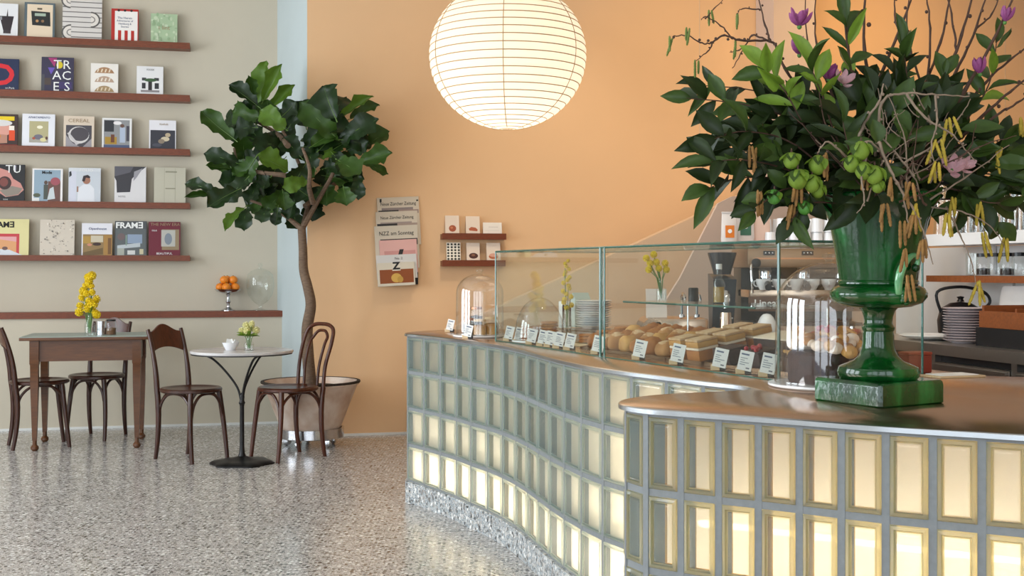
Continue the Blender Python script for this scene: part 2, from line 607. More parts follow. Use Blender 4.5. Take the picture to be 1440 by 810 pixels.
def block_panel(name, col, tl, clear):
    """pressed glass face of a glass block: scatters the light from inside, partly clear, glossy skin"""
    m, nt, N, L, b = newmat(name)
    out = N['Material Output']; N.remove(b)
    tr = N.new('ShaderNodeBsdfTranslucent'); tr.inputs[0].default_value = (*lin(col), 1)
    tp = N.new('ShaderNodeBsdfTransparent'); tp.inputs[0].default_value = (*lin(col), 1)
    df = N.new('ShaderNodeBsdfDiffuse'); df.inputs[0].default_value = (*lin('8fb0b4'), 1)
    gl = N.new('ShaderNodeBsdfGlossy'); gl.inputs['Roughness'].default_value = 0.12
    tc = N.new('ShaderNodeTexCoord')
    nz = N.new('ShaderNodeTexNoise'); nz.inputs['Scale'].default_value = 16
    L.new(tc.outputs['Object'], nz.inputs['Vector'])
    bp = N.new('ShaderNodeBump'); bp.inputs['Strength'].default_value = 0.25; bp.inputs['Distance'].default_value = 0.01
    L.new(nz.outputs['Fac'], bp.inputs['Height'])
    L.new(bp.outputs[0], gl.inputs['Normal'])
    m1 = N.new('ShaderNodeMixShader'); m1.inputs[0].default_value = clear
    L.new(tr.outputs[0], m1.inputs[1]); L.new(tp.outputs[0], m1.inputs[2])
    m0 = N.new('ShaderNodeMixShader'); m0.inputs[0].default_value = 1 - tl
    L.new(m1.outputs[0], m0.inputs[1]); L.new(df.outputs[0], m0.inputs[2])
    lw = N.new('ShaderNodeLayerWeight'); lw.inputs[0].default_value = 0.5
    p5 = N.new('ShaderNodeMath'); p5.operation = 'POWER'; p5.inputs[1].default_value = 5.0
    L.new(lw.outputs['Facing'], p5.inputs[0])
    fr = N.new('ShaderNodeMapRange'); fr.inputs['To Min'].default_value = 0.05; fr.inputs['To Max'].default_value = 0.85
    L.new(p5.outputs[0], fr.inputs['Value'])
    m2 = N.new('ShaderNodeMixShader')
    L.new(fr.outputs[0], m2.inputs[0]); L.new(m0.outputs[0], m2.inputs[1]); L.new(gl.outputs[0], m2.inputs[2])
    L.new(m2.outputs[0], out.inputs[0])
    return m


mt['block'] = block_panel('glass_block_face', 'eeefe9', 0.84, 0.85)
mt['block_back'] = block_panel('glass_block_back_face', 'f6f4ec', 0.92, 0.1)
mt['block_rim'] = block_panel('glass_block_rim', 'e3d49a', 0.78, 0.3)  # near rims: the strip light's yellow is put into the tint
mt['block_rim_far'] = block_panel('glass_block_rim_pale', 'dcdccb', 0.72, 0.35)  # same rim glass on the far blocks, tinted without that glow
mt['block_side'] = M('glass_block_side', 'd6ae62', 0.35, trans=0.8)
mt['block_side_clear'] = M('glass_block_side_clear', 'dcd3b0', 0.35, trans=0.8)
mt['lightbox'] = M('lightbox_white', 'f0ece2', 0.9)


def emit(name, col, st):
    m, nt, N, L, b = newmat(name)
    N.remove(b)
    e = N.new('ShaderNodeEmission'); e.inputs[0].default_value = (*col, 1); e.inputs[1].default_value = st
    L.new(e.outputs[0], N['Material Output'].inputs[0])
    return m


mt['led'] = emit('warm_led', (1.0, 0.85, 0.68), 48.0)
mt['led_high'] = emit('warm_led_upper', (1.0, 0.82, 0.60), 18.0)  # for the added strip that brightens the front bends

# ------------------------------------------------------------------ structure
floor = struct(MB().box(-6.6, -3.2, -0.1, 6.2, 11.6, 0).build('floor', mt['floor'], smooth=False))
ceil = struct(MB().box(-6.6, -3.2, 4.3, 6.2, 11.6, 4.4).build('ceiling', mt['ceiling'], smooth=False))


def quadwall(name, pts, thick, z0, z1, mat, n=None):
    """vertical wall through plan points, thickened away from the room"""
    a, b = [Vector(p) for p in pts]
    d = (b - a).normalized()
    n = Vector((-d.y, d.x)) if n is None else n
    poly = [a, b, b + n * thick, a + n * thick]
    return struct(MB().prism([tuple(p) for p in poly], z0, z1).build(name, mat, smooth=False))


back = -NW
quadwall('wall_orange', (P_OR, P_OR + U * 8.0), 0.15, 0, 4.3, mt['orange'], back)
sh_r = xy(wall_px(390, 300, P_SH))
quadwall('wall_shelf', (P_SH - U * 5.6, sh_r), 0.15, 0, 4.3, mt['shelf_wall'], back)
# canted white reveal between the two
struct(MB().prism([tuple(sh_r), tuple(P_OR), tuple(P_OR + back * 0.9), tuple(sh_r + back * 0.4)], 0, 4.3).build('wall_reveal', mt['reveal'], smooth=False))
# low boxed wall under the ledge
bx_r = xy(wall_px(393, 500, P_BX, 0.0)) + U * 0.14
bx_l = P_BX - U * 5.6
LEDGE_Z = CAM_H - (437.5 - HZ) / F * 9.95
struct(MB().prism([tuple(bx_l), tuple(bx_r), tuple(bx_r + back * 0.178), tuple(bx_l + back * 0.178)], 0, LEDGE_Z - 0.05).build('wall_low', mt['shelf_wall'], smooth=False))
a = bx_l + NW * 0.02; b_ = bx_r + U * 0.012 + NW * 0.02
led = MB().prism([tuple(a), tuple(b_), tuple(b_ + back * 0.196), tuple(a + back * 0.196)], LEDGE_Z - 0.05, LEDGE_Z).build('wall_ledge', mt['wood_shelf'], smooth=False)
tag(led, 'long brown wooden ledge running along the grey wall at table height', 'ledge')
# skirting strips at floor level
for nm, (p, q) in (('baseboard_shelf', (bx_l, bx_r)), ('baseboard_orange', (P_OR, P_OR + U * 8.0))):
    quadwall(nm, (p + NW * 0.008, q + NW * 0.008), 0.01, 0, 0.018, mt['white_wall'], back)
# thin seams in the orange wall
for i, x in enumerate((983, 1413)):
    p = wall_px(x, 200, P_OR, 0.0)
    q = xy(p)
    struct(MB().prism([tuple(q + NW * 0.002), tuple(q + U * 0.008 + NW * 0.002), tuple(q + U * 0.008 + back * 0.02), tuple(q + back * 0.02)], 1.2, 4.3).build('trim_%d' % (i + 1), mt['beige'], smooth=False))
# square mauve column
q0 = xy(wall_px(1088, 200, P_OR, 0.35)); q1 = xy(wall_px(1147, 200, P_OR, 0.35))
struct(MB().prism([tuple(q0), tuple(q1), tuple(q1 + back * 0.34), tuple(q0 + back * 0.34)], 0, 4.3).build('column', mt['mauve'], smooth=False))


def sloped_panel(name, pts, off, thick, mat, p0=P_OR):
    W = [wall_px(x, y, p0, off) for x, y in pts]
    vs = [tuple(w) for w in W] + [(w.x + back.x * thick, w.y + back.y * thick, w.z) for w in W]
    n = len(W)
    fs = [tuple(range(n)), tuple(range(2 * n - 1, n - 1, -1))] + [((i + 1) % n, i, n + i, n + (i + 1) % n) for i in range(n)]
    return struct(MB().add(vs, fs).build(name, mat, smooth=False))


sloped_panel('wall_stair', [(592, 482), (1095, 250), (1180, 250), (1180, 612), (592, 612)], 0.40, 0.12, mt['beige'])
sloped_panel('wall_stair_return', [(875, 520), (957, 390), (1010, 286), (1030, 276), (1290, 276), (1290, 640), (875, 640)], 1.15, 0.03, mt['mauve'])  # darker panel with a slanting left edge, behind the coffee machine
# side and front of the room, with windows (outside the picture, they let the daylight in)
def window_wall(name, fixed, axis, spans, lo, hi, z0, z1, mat):
    mb = MB()
    def bx(a0, a1, c0, c1):
        if axis == 'x':
            mb.box(fixed - 0.1, a0, c0, fixed + 0.1, a1, c1)
        else:
            mb.box(a0, fixed - 0.1, c0, a1, fixed + 0.1, c1)
    cur = lo
    for s0, s1 in spans:
        bx(cur, s0, 0, 4.3); bx(s0, s1, 0, z0); bx(s0, s1, z1, 4.3)
        cur = s1
    bx(cur, hi, 0, 4.3)
    w = struct(mb.build(name, mat, smooth=False))
    for i, (s0, s1) in enumerate(spans):
        f = MB()
        t = 0.05
        for a0, a1, c0, c1 in ((s0, s0 + t, z0, z1), (s1 - t, s1, z0, z1), (s0, s1, z0, z0 + t), (s0, s1, z1 - t, z1),
                               ((s0 + s1) / 2 - .02, (s0 + s1) / 2 + .02, z0, z1), (s0, s1, z1 - 0.8, z1 - 0.76)):
            if axis == 'x':
                f.box(fixed - 0.04, a0, c0, fixed + 0.04, a1, c1)
            else:
                f.box(a0, fixed - 0.04, c0, a1, fixed + 0.04, c1)
        struct(f.build('window_%d' % (i + 1 + (0 if axis == 'x' else 3)), mt['white_wall'], smooth=False))


window_wall('wall_left', -6.5, 'x', [(0.6 + 2.3 * k, 2.4 + 2.3 * k) for k in range(3)], -3.2, 9.2, 0.6, 3.5, mt['white_wall'])
window_wall('wall_front', -3.0, 'y', [(-5.25 + 2.3 * k, -3.35 + 2.3 * k) for k in range(4)], -6.6, 6.2, 0.4, 3.6, mt['white_wall'])
struct(MB().box(6.0, -3.2, 0, 6.2, 11.6, 4.3).build('wall_right', mt['orange'], smooth=False))
# ------------------------------------------------------------------ bar counter
TOP_Z = 0.926
BLK_TOP = 0.912
PLINTH = 0.114
wrap = [(0.05, 7.12), (-0.22, 7.12), (-0.43, 7.0), (-0.555, 6.82), (-0.575, 6.66)]
farp = [(-0.575, 6.66), (-0.4915, 6.53), (-0.391, 6.36), (-0.291, 6.18), (-0.201, 5.98), (-0.121, 5.82), (-0.05, 5.65), (0.006, 5.49),
        (0.053, 5.32), (0.092, 5.16), (0.132, 4.98), (0.178, 4.79), (0.235, 4.59), (0.304, 4.38), (0.392, 4.19), (0.498, 4.01), (0.605, 3.82)]
nearp = [(0.605, 3.82), (0.69, 3.70), (0.725, 3.60), (0.69, 3.51), (0.59, 3.455), (0.46, 3.40), (0.365, 3.325), (0.305, 3.23), (0.3, 3.14),
         (0.346, 3.06), (0.427, 3.0), (0.512, 2.942), (0.602, 2.885), (0.69, 2.825), (0.772, 2.765), (0.85, 2.713), (0.938, 2.663),
         (1.017, 2.62), (1.087, 2.58), (1.25, 2.50), (1.45, 2.40), (1.65, 2.29)]
whole = catmull([Vector((*p, 0)) for p in wrap[:-1] + farp[:-1] + nearp], 10)


def nearest_i(p):
    return min(range(len(whole)), key=lambda i: (whole[i] - Vector((*p, 0))).length)


i1, i2 = nearest_i(farp[0]), nearest_i(farp[-1])
J1 = resample(whole[:i1 + 1], 0.1)
J2 = resample(whole[i1:i2 + 1], 0.193)
J3 = resample(whole[i2:], 0.1)
joints = [(p, 'h') for p in J1[:-1]] + [(p, 'f') for p in J2[:-1]] + [(p, 'h') for p in J3]
JP = [p for p, _ in joints]


def normals(P):
    out = []
    for i in range(len(P)):
        t = (P[min(i + 1, len(P) - 1)] - P[max(i - 1, 0)]).normalized()
        out.append(Vector((t.y, -t.x, 0)))
    return out


# travelling from the far end to the near end the room is on the right-hand side
def band(mb, P, o_out, o_in, z0, z1):
    n = normals(P)
    vs = []; fs = []
    for p, q in zip(P, n):
        a = p + q * o_out; b = p + q * o_in
        vs += [(a.x, a.y, z0), (a.x, a.y, z1), (b.x, b.y, z1), (b.x, b.y, z0)]
    for i in range(len(P) - 1):
        for j in range(4):
            fs.append((i * 4 + j, i * 4 + (j + 1) % 4, i * 4 + 4 + (j + 1) % 4, i * 4 + 4 + j))
    fs.append((0, 1, 2, 3)); k = 4 * (len(P) - 1)
    fs.append((k + 3, k + 2, k + 1, k))
    return mb.add(vs, fs)


def outsign():
    # the room side of the far wall is the side nearer to x = -inf
    n = normals(JP)
    k = len(J1) + 6
    return 1 if n[k].x < 0 else -1


OS = outsign()
counter = thing('bar_counter', 'curving bar counter of backlit glass blocks on a terrazzo plinth', 'counter', (0, 0, 0))
plp = [p for p in whole]
band(MB(), plp, OS * 0.012, -OS * 0.1, 0.0, PLINTH).build('plinth', mt['plinth'], counter)
mo = MB()
ROW = (BLK_TOP - PLINTH) / 4
for r in range(5):
    z = PLINTH + ROW * r
    h = 0.009
    band(mo, JP, 0, -OS * 0.06, max(z - h, PLINTH - 0.005) if r else PLINTH - 0.004, z + h if r < 4 else TOP_Z - 0.012)
nrm = normals(JP)
for p, q in zip(JP, nrm):
    q = q * OS
    t = Vector((-q.y, q.x, 0)) * 0.009
    a = [p + q * 0.001 + t, p + q * 0.001 - t, p - q * 0.06 - t, p - q * 0.06 + t]
    mo.prism([(v.x, v.y) for v in a], PLINTH, BLK_TOP)
mo.build('mortar_joints', mt['mortar'], counter, smooth=False)


def block_mesh(w, h):
    mb = MB()
    dp = 0.07 if w < 0.12 else 0.025
    loops = [(0.0, dp), (0.0, 0.0), (0.003, -0.005), (0.010, -0.007), (0.0125, -0.001), (0.0155, -0.0005), (0.019, -0.005), (0.023, -0.0055)]
    vs = []
    for ins, y in loops:
        x = w / 2 - ins; z = h / 2 - ins
        vs += [(-x, y, -z), (x, y, -z), (x, y, z), (-x, y, z)]
    for i in range(len(loops) - 1):
        mb.m = 2 if i == 0 else (1 if i < 5 else 0)
        mb.add([], [])
        base = 0
        for j in range(4):
            mb.f.append((i * 4 + j, i * 4 + (j + 1) % 4, i * 4 + 4 + (j + 1) % 4, i * 4 + 4 + j)); mb.mi.append(mb.m); mb.c.append(None)
    k = 4 * (len(loops) - 1)
    mb.f.append((k, k + 1, k + 2, k + 3)); mb.mi.append(0); mb.c.append(None)
    mb.f.append((0, 3, 2, 1)); mb.mi.append(3); mb.c.append(None)
    mb.v = vs
    return mb.mesh('glass_block', [mt['block'], mt['block_rim'] if w < 0.12 else mt['block_rim_far'], mt['block_side'] if w < 0.12 else mt['block_side_clear'], mt['block_back']], smooth=False)


meshes = {}
for i in range(len(JP) - 1):
    a, b = JP[i], JP[i + 1]
    w = (b - a).length - 0.018
    key = round(w, 3)
    if key not in meshes:
        meshes[key] = block_mesh(key, ROW - 0.018)
    t = (b - a).normalized()
    ang = math.atan2(t.y, t.x)
    if OS > 0:
        pass
    for r in range(4):
        z = PLINTH + ROW * (r + 0.5)
        mid = (a + b) / 2
        # block's outward side is local -y
        out = Vector((t.y, -t.x, 0)) * OS
        rz = math.atan2(out.y, out.x) + PI / 2
        m = Matrix.Translation((mid.x, mid.y, z)) @ Matrix.Rotation(rz, 4, 'Z')
        link('glass_block', meshes[key], counter, m)
# the light box behind the blocks: white back panel and a warm strip along its foot
inner = resample(whole, 0.06)
def offset(P, d):
    n = normals(P)
    return [p - q * OS * d for p, q in zip(P, n)]
bp = offset(inner, 0.25)
# keep only the points that stay clear of the wall (tight bends fold over)
bp = [p for p in bp if min((p - q).length for q in whole) > 0.2]
lb = MB()
band(lb, bp, 0, -OS * 0.012, 0.06, TOP_Z - 0.016)
lb.build('light_box_back', mt['lightbox'], counter)
band(MB(), bp, OS * 0.2, 0.0, 0.05, 0.06).build('light_box_floor', mt['lightbox'], counter)
st = MB()
sp = [p for p in offset(inner, 0.17) if min((p - q).length for q in whole) > 0.13]
band(st, sp, OS * 0.012, -OS * 0.012, 0.112, 0.124)
st.build('led_strip', mt['led'], counter, label='glowing warm strip light inside the foot of the counter')
# unseen strip added half way up to brighten the front bends to the top
k0 = nearest_i((0.3, 4.38)); half = resample(whole[k0:], 0.06)
hp = [p for p in offset(half, 0.21) if min((p - q).length for q in whole) > 0.15]
st2 = MB()
band(st2, hp, OS * 0.008, -OS * 0.008, 0.60, 0.612)
st2.build('led_strip', mt['led_high'], counter, label='second strip light half way up inside the counter')
# worktop with polished edge
front = offset(whole, -0.016)
back_edge = [(1.95, 2.15), (2.6, 2.3), (2.6, 3.55), (1.9, 3.86), (1.56, 3.98), (1.46, 4.25), (1.2, 5.0), (0.8, 5.95), (0.42, 6.8), (0.25, 7.05)]
poly = [(p.x, p.y) for p in front] + back_edge
wt = MB()
n = len(poly)
wt.v = [(x, y, TOP_Z - 0.014) for x, y in poly] + [(x, y, TOP_Z - 0.003) for x, y in poly]
cen = front
ins = offset(whole, -0.012)
poly2 = [(p.x, p.y) for p in ins] + back_edge
wt.v += [(x, y, TOP_Z) for x, y in poly2]
for i in range(n):
    j = (i + 1) % n
    wt.f.append((i, j, n + j, n + i)); wt.mi.append(1); wt.c.append(None)
    wt.f.append((n + i, n + j, 2 * n + j, 2 * n + i)); wt.mi.append(1); wt.c.append(None)
wt.f.append(tuple(range(2 * n, 3 * n))); wt.mi.append(0); wt.c.append(None)
wt.f.append(tuple(range(n - 1, -1, -1))); wt.mi.append(0); wt.c.append(None)
top = wt.build('steel_worktop', [mt['steel'], mt['steel_edge']])
tag(top, 'continuous brushed steel worktop over the curving glass block counter', 'worktop')
# the staff side of the counter
rear = [Vector((x, y, 0)) for x, y in back_edge[2:]]
band(MB(), [p + Vector((0, 0, 0)) for p in rear], -0.03, -0.05, 0.0, TOP_Z - 0.015).build('rear_panel', mt['steel'], counter, smooth=False)

# ------------------------------------------------------------------ paper lantern
LC = px(714, 78, 6.8)
RX, RZ = 0.442, 0.415
lan = thing('paper_lantern', 'big round white paper lantern glowing above the counter', 'lantern', LC)
lm, nt, N, L, b = newmat('lantern_paper')
N.remove(b)
tr = N.new('ShaderNodeBsdfTranslucent'); tr.inputs[0].default_value = (*lin('fff6ea'), 1)
df = N.new('ShaderNodeBsdfDiffuse'); df.inputs[0].default_value = (*lin('f4ebdc'), 1)
mx = N.new('ShaderNodeMixShader'); mx.inputs[0].default_value = 0.35
L.new(tr.outputs[0], mx.inputs[1]); L.new(df.outputs[0], mx.inputs[2])
L.new(mx.outputs[0], N['Material Output'].inputs[0])
prof = []
NR = 30
for i in range(NR * 4 + 1):
    u = i / (NR * 4)
    th = PI * u
    bulge = 1 - 0.010 * (abs(math.cos(PI * u * NR)) ** 4)
    prof.append((max(RX * math.sin(th) * bulge, 0.03 if 0 < i < NR * 4 else 0.03), -RZ * math.cos(th)))
MB().lathe(prof, 64).build('shade', lm, lan)
mt['rib'] = M('bamboo_rib', 'a98a62', 0.7)
ring = MB().tube([(math.cos(2 * PI * k / 64), math.sin(2 * PI * k / 64), 0) for k in range(64)], 0.005, 5, closed=True).mesh('rib', mt['rib'])
for i in range(1, NR):
    th = PI * i / NR
    r = RX * math.sin(th) * 0.992 + 0.0005
    link('rib', ring, lan, Matrix.Translation((0, 0, -RZ * math.cos(th))) @ Matrix.Diagonal((r, r, 0.55, 1)))
for k in range(6):
    a = R(-93 + 60 * k)
    MB().tube([((RX * math.sin(PI * u) + 0.001) * math.cos(a), (RX * math.sin(PI * u) + 0.001) * math.sin(a), -RZ * math.cos(PI * u)) for u in [i / 40 for i in range(2, 39)]], 0.0022, 4).build('seam', mt['rib'], lan)
MB().tube([(0, 0, RZ), (0, 0, 4.3 - LC.z)], 0.004, 6).build('cord', mt['white'], lan)
MB().lathe([(0, -0.02), (0.05, -0.02), (0.05, 0), (0, 0)], 16, cz=4.3 - LC.z - 0.001).build('ceiling_cup', mt['white'], lan)
MB().ball((0, 0, 0), 0.05).build('bulb', emit('bulb_glow', (1.0, 0.86, 0.66), 12.0), lan)
pl = bpy.data.lights.new('lantern_lamp', 'POINT')
pl.energy = 5.8; pl.color = (1.0, 0.88, 0.72); pl.shadow_soft_size = 0.07
po = bpy.data.objects.new('lantern_lamp', pl); C.objects.link(po); po.location = LC + Vector((0, 0, -0.13))
# ------------------------------------------------------------------ wall shelves with magazines
def cover(items, w, h, y, name='cover_print', parent=None):
    """flat print: shapes in cover units (0..1), each layer a hair in front of the last"""
    mb = MB()
    lay = 0
    for it in items:
        k = it[0]; lay += 1
        yy = y - 0.0003 - 0.00012 * lay
        mb.col = lin(it[-1])
        if k == 'r':
            x0, z0, x1, z1 = it[1:5]
            pts = [(x0, z0), (x1, z0), (x1, z1), (x0, z1)]
        elif k == 'e':
            cx, cz, rx, rz = it[1:5]
            pts = [(cx + rx * math.cos(2 * PI * i / 20), cz + rz * math.sin(2 * PI * i / 20)) for i in range(20)]
        elif k == 'p':
            pts = it[1]
        elif k == 'line':           # thick polyline in cover units, width in metres
            P = [Vector(((x - 0.5) * w, z * h, 0)) for x, z in it[1]]
            wd = it[2] / 2
            nn = normals(P)
            vs = []
            for p, q in zip(P, nn):
                vs += [(p.x + q.x * wd, yy, p.y + q.y * wd), (p.x - q.x * wd, yy, p.y - q.y * wd)]
            mb.add(vs, [(2 * i, 2 * i + 1, 2 * i + 3, 2 * i + 2) for i in range(len(P) - 1)])
            continue
        mb.add([((x - 0.5) * w, yy, z * h) for x, z in pts], [tuple(range(len(pts)))])
    me = bpy.data.meshes.new(name)
    me.from_pydata(mb.v, [], mb.f)
    me.materials.append(mt['print'])
    ca = me.color_attributes.new('col', 'FLOAT_COLOR', 'CORNER')
    k = 0
    for p in me.polygons:
        for _ in range(p.loop_total):
            ca.data[k].color = (*mb.c[p.index], 1); k += 1
    return link(name, me, parent)


cover_mats = {}


def cmat(col):
    if col not in cover_mats:
        cover_mats[col] = M('cover_stock_' + col, col, 0.45)
    return cover_mats[col]


def magazine(label, base, w, h, t, col, items, texts=(), kind='magazine', rz=TH, tilt=-0.13, group=None, page='e8e4dc'):
    o = thing(kind, label, 'magazine' if kind == 'magazine' else kind.replace('_', ' '), base, rz, group, tilt)
    MB().box(-w / 2, -t, 0, w / 2, -t + 0.0012, h).box(-w / 2, -0.0012, 0, w / 2, 0, h).box(-w / 2, -t, 0, -w / 2 + 0.0012, 0, h).build('cover', cmat(col), o, smooth=False)
    MB().box(-w / 2 + 0.0013, -t + 0.0013, 0.002, w / 2 - 0.002, -0.0013, h - 0.002).build('pages', cmat(page), o, smooth=False)
    if items:
        cover(items, w, h, -t, parent=o)
    for tx in texts:
        s, x, z, size, mname = tx[:5]
        lettering('lettering', s, size * h, o, ((x - 0.5) * w, -t - 0.0022, z * h), mt[mname], sx=tx[5] if len(tx) > 5 else 1.0, bold=tx[6] if len(tx) > 6 else 0.0)
    return o


rows = [(61.5, 69), (135, 143), (211, 218.5), (286.5, 293.5), (360.5, 367)]
SH_D = 0.13
shelf_names = ['top', 'second', 'third', 'fourth', 'lowest']
SHZ = []
for i, (y0, y1) in enumerate(rows):
    rt = wall_px(267, y0, P_SH, SH_D)
    z1 = rt.z; z0 = wall_px(267, y1, P_SH, SH_D).z
    SHZ.append(z1)
    a = xy(rt); l = a - U * 3.4
    o = MB().prism([tuple(l), tuple(a), tuple(a + back * SH_D), tuple(l + back * SH_D)], z0, z1).build('wall_shelf', mt['wood_shelf'], smooth=False)
    tag(o, '%s of the five narrow red-brown wall shelves holding magazines' % ['topmost', 'second from top', 'middle', 'second from bottom', 'lowest'][i], 'shelf', 'magazine shelves')
    # small lip that keeps the magazines from sliding
    MB().prism([tuple(l + NW * 0.0005), tuple(a + NW * 0.0005), tuple(a - NW * 0.004), tuple(l - NW * 0.004)], z1, z1 + 0.007).build('lip', mt['wood_shelf'], o, smooth=False)


def on_shelf(row, x0, x1, ytop, label, col, items, texts=(), t=0.012, **kw):
    z = SHZ[row]
    c = wall_px((x0 + x1) / 2, 200, P_SH, 0.085)
    d = c.y
    base = Vector((c.x, c.y, z + 0.0005))
    s = F / d
    w = (x1 - x0) / s * 1.01
    yb = HZ - (z - CAM_H) * s
    h = (yb - ytop) / s
    p = base - Vector((*(NW * 0.0), 0))
    return magazine(label, p, w, h * 1.005, t, col, items, texts, group='magazines on the wall shelves', **kw)


def speck(n, cols, seed, r=0.02):
    q = random.Random(seed)
    return [('e', q.random() * 0.94 + 0.03, q.random() * 0.95 + 0.025, r * (0.5 + q.random()), r * (0.4 + q.random()), q.choice(cols)) for _ in range(n)]


# top shelf
on_shelf(0, -14, 23.5, 4, 'white magazine with a dark blender on its cover, on the top shelf', 'e4e4e6',
         [('p', [(.36, .62), (.86, .62), (.76, .18), (.5, .18)], '2b2228'), ('p', [(.6, .6), (.66, .6), (.64, .85)], '2b2228'), ('r', .5, .1, .76, .2, '3a2f36'), ('r', .25, .5, .45, .6, '8d8d93')])
on_shelf(0, 35.5, 75.5, 3, 'cream magazine with dark grey edge and a black coffee machine', '56646a',
         [('r', .09, .0, .93, .95, 'e3cfb4'), ('p', [(.22, .76), (.84, .74), (.86, .34), (.26, .36)], '1f2222'), ('r', .34, .62, .7, .7, 'a5b5a4'), ('e', .42, .48, .05, .04, 'b78a5a'), ('e', .6, .48, .05, .04, '8a6a4a'), ('r', .42, .8, .58, .85, '5a5040')])
st_items = [('r', 0, 0, 1, 1, 'd6d0cb')]
for k in range(9):
    st_items.append(('line', [(0, .06 + .115 * k), (1, .06 + .115 * k)], 0.007, '6b6664'))
for cx, cz, sg in ((.72, .47, 1), (.22, .16, -1), (.2, .9, -1)):
    arc = [(cx + sg * .22 * math.sin(PI * i / 12), cz + .17 * math.cos(PI * i / 12)) for i in range(13)]
    arc2 = [(cx + sg * .1 * math.sin(PI * i / 12), cz + .07 * math.cos(PI * i / 12)) for i in range(13)]
    st_items.append(('p', arc, 'e0d8d0'))
    st_items.append(('line', arc, 0.012, '5c5855')); st_items.append(('line', arc2, 0.009, '8a8480'))
on_shelf(0, 89.5, 141.5, -6, 'large magazine with grey and white ribbon stripes looping over its cover', 'd6d0cb', st_items)
st = [('r', 0, 0, 1, 1, 'b4271f')]
for k in range(4):
    st.append(('r', .13 + .24 * k, 0, .25 + .24 * k, .93, 'f0ebe6'))
st += [('r', .13, .34, .86, .93, 'f0ebe6'), ('e', .27, .95, .05, .035, '2a1616'), ('e', .5, .95, .05, .035, '2a1616'), ('e', .74, .95, .05, .035, '2a1616')]
on_shelf(0, 157.5, 193.5, 12, 'red and white striped magazine with a white title panel', 'b4271f', st,
         [('The Heroic', .5, .72, .09, 'ink_blue'), ('Adventures of', .5, .63, .08, 'ink_blue'), ('Hamburg &', .5, .54, .08, 'ink_blue'), ('Stories', .5, .45, .08, 'ink_blue')])
on_shelf(0, 213, 248.5, 19, 'small pale green mottled magazine at the end of the top shelf', 'a9bf9b', speck(40, ['bccbac', '96b08a', 'c4d2b4'], 3, .05), [('Mint', .5, .52, .2, 'ink_brown')])
# second shelf
on_shelf(1, -20, 24.5, 82, 'navy magazine with a thick red loop on its cover', '16254a',
         [('line', [(.0, .78), (.45, .78), (.66, .74), (.78, .6), (.8, .5), (.75, .36), (.62, .26), (.4, .22), (0, .22)], 0.036, 'd3212c')],
         [('nr.Park', .75, .08, .09, 'ink_white')])
on_shelf(1, 59.5, 102, 80, 'dark purple magazine with six tall white capital letters', '35304a',
         [('p', [(.2, .98), (.48, .98), (.4, .72)], 'a5326e'), ('e', .56, .78, .1, .1, 'd8c22a'), ('p', [(.2, .7), (.42, .7), (.3, .5)], '6650b0'), ('r', .0, .0, .1, .5, '4a4a52'), ('r', .55, .1, .95, .3, '3d2f63'), ('r', .1, .2, .3, .4, '4c3f3a')],
         [('T', .5, .78, .36, 'ink_white'), ('R', .78, .78, .36, 'ink_white'), ('A', .48, .47, .36, 'ink_white'), ('C', .78, .47, .36, 'ink_white'), ('E', .46, .15, .36, 'ink_white'), ('S', .8, .15, .36, 'ink_white')])


def loaf(cz, c1, c2):
    top = [(.14 + .72 * i / 12, cz + .2 * math.sin(PI * i / 12) ** .6) for i in range(13)]
    o = [('p', [(.14, cz)] + top[1:-1] + [(.86, cz)], c1)]
    o += [('p', [(.22 + .14 * k, cz + .03), (.27 + .14 * k, cz + .03), (.31 + .14 * k, cz + .14), (.26 + .14 * k, cz + .14)], c2) for k in range(4)]
    return o


on_shelf(1, 128.5, 165, 89, 'white magazine with three brown loaves of bread stacked on its cover', 'ece6de', loaf(.68, 'a97f5a', 'e4d2ba') + loaf(.38, 'b79a84', 'e7dccd') + loaf(.06, 'a58a63', 'dccab0'))
on_shelf(1, 193, 228.5, 93, 'white magazine with a small black picture of a storefront below its title', 'e6e4e4',
         [('r', .2, .5, .36, .6, '35343a'), ('r', .66, .5, .84, .6, '35343a'), ('r', .2, .22, .34, .42, '2f2e33'), ('r', .68, .22, .84, .42, '2f2e33'), ('r', .44, .16, .58, .48, '2a2527'), ('e', .52, .52, .24, .06, '3c5a38'), ('r', .16, .1, .86, .17, '8a8486')],
         [('KIOSK', .52, .88, .09, 'ink_grey')])
# third shelf
on_shelf(2, -22, 23, 160, 'magazine with a yellow banner over a man in a white cap and orange flames', '3a2420',
         [('r', .1, .8, .9, .93, 'e9c913'), ('e', .55, .52, .3, .2, 'd79a8a'), ('e', .5, .72, .34, .1, 'd8d4d2'), ('r', .75, .18, .92, .5, 'dd4a1c'), ('r', .75, .5, .9, .64, 'f0e6da'), ('p', [(0, .05), (.7, .1), (.7, .35), (0, .42)], 'b6836e'), ('e', .3, .3, .22, .1, 'c97f30'), ('r', .0, .0, 1, .06, '7a2418')])
on_shelf(2, 32.5, 75.5, 160, 'white magazine with a framed yellow-green still life and a thin title', 'e4e4ea',
         [('r', .22, .13, .8, .78, 'b4ab82'), ('e', .54, .6, .09, .05, 'f0ead0'), ('r', .22, .13, .8, .28, 'a5a196'), ('e', .5, .3, .14, .08, '6d6a78'), ('e', .65, .22, .1, .06, 'd8cf9a'), ('e', .36, .26, .05, .04, 'a5503c'), ('e', .75, .27, .04, .05, '5c3a30')],
         [('APARTAMENTO', .52, .89, .085, 'ink_blue')])
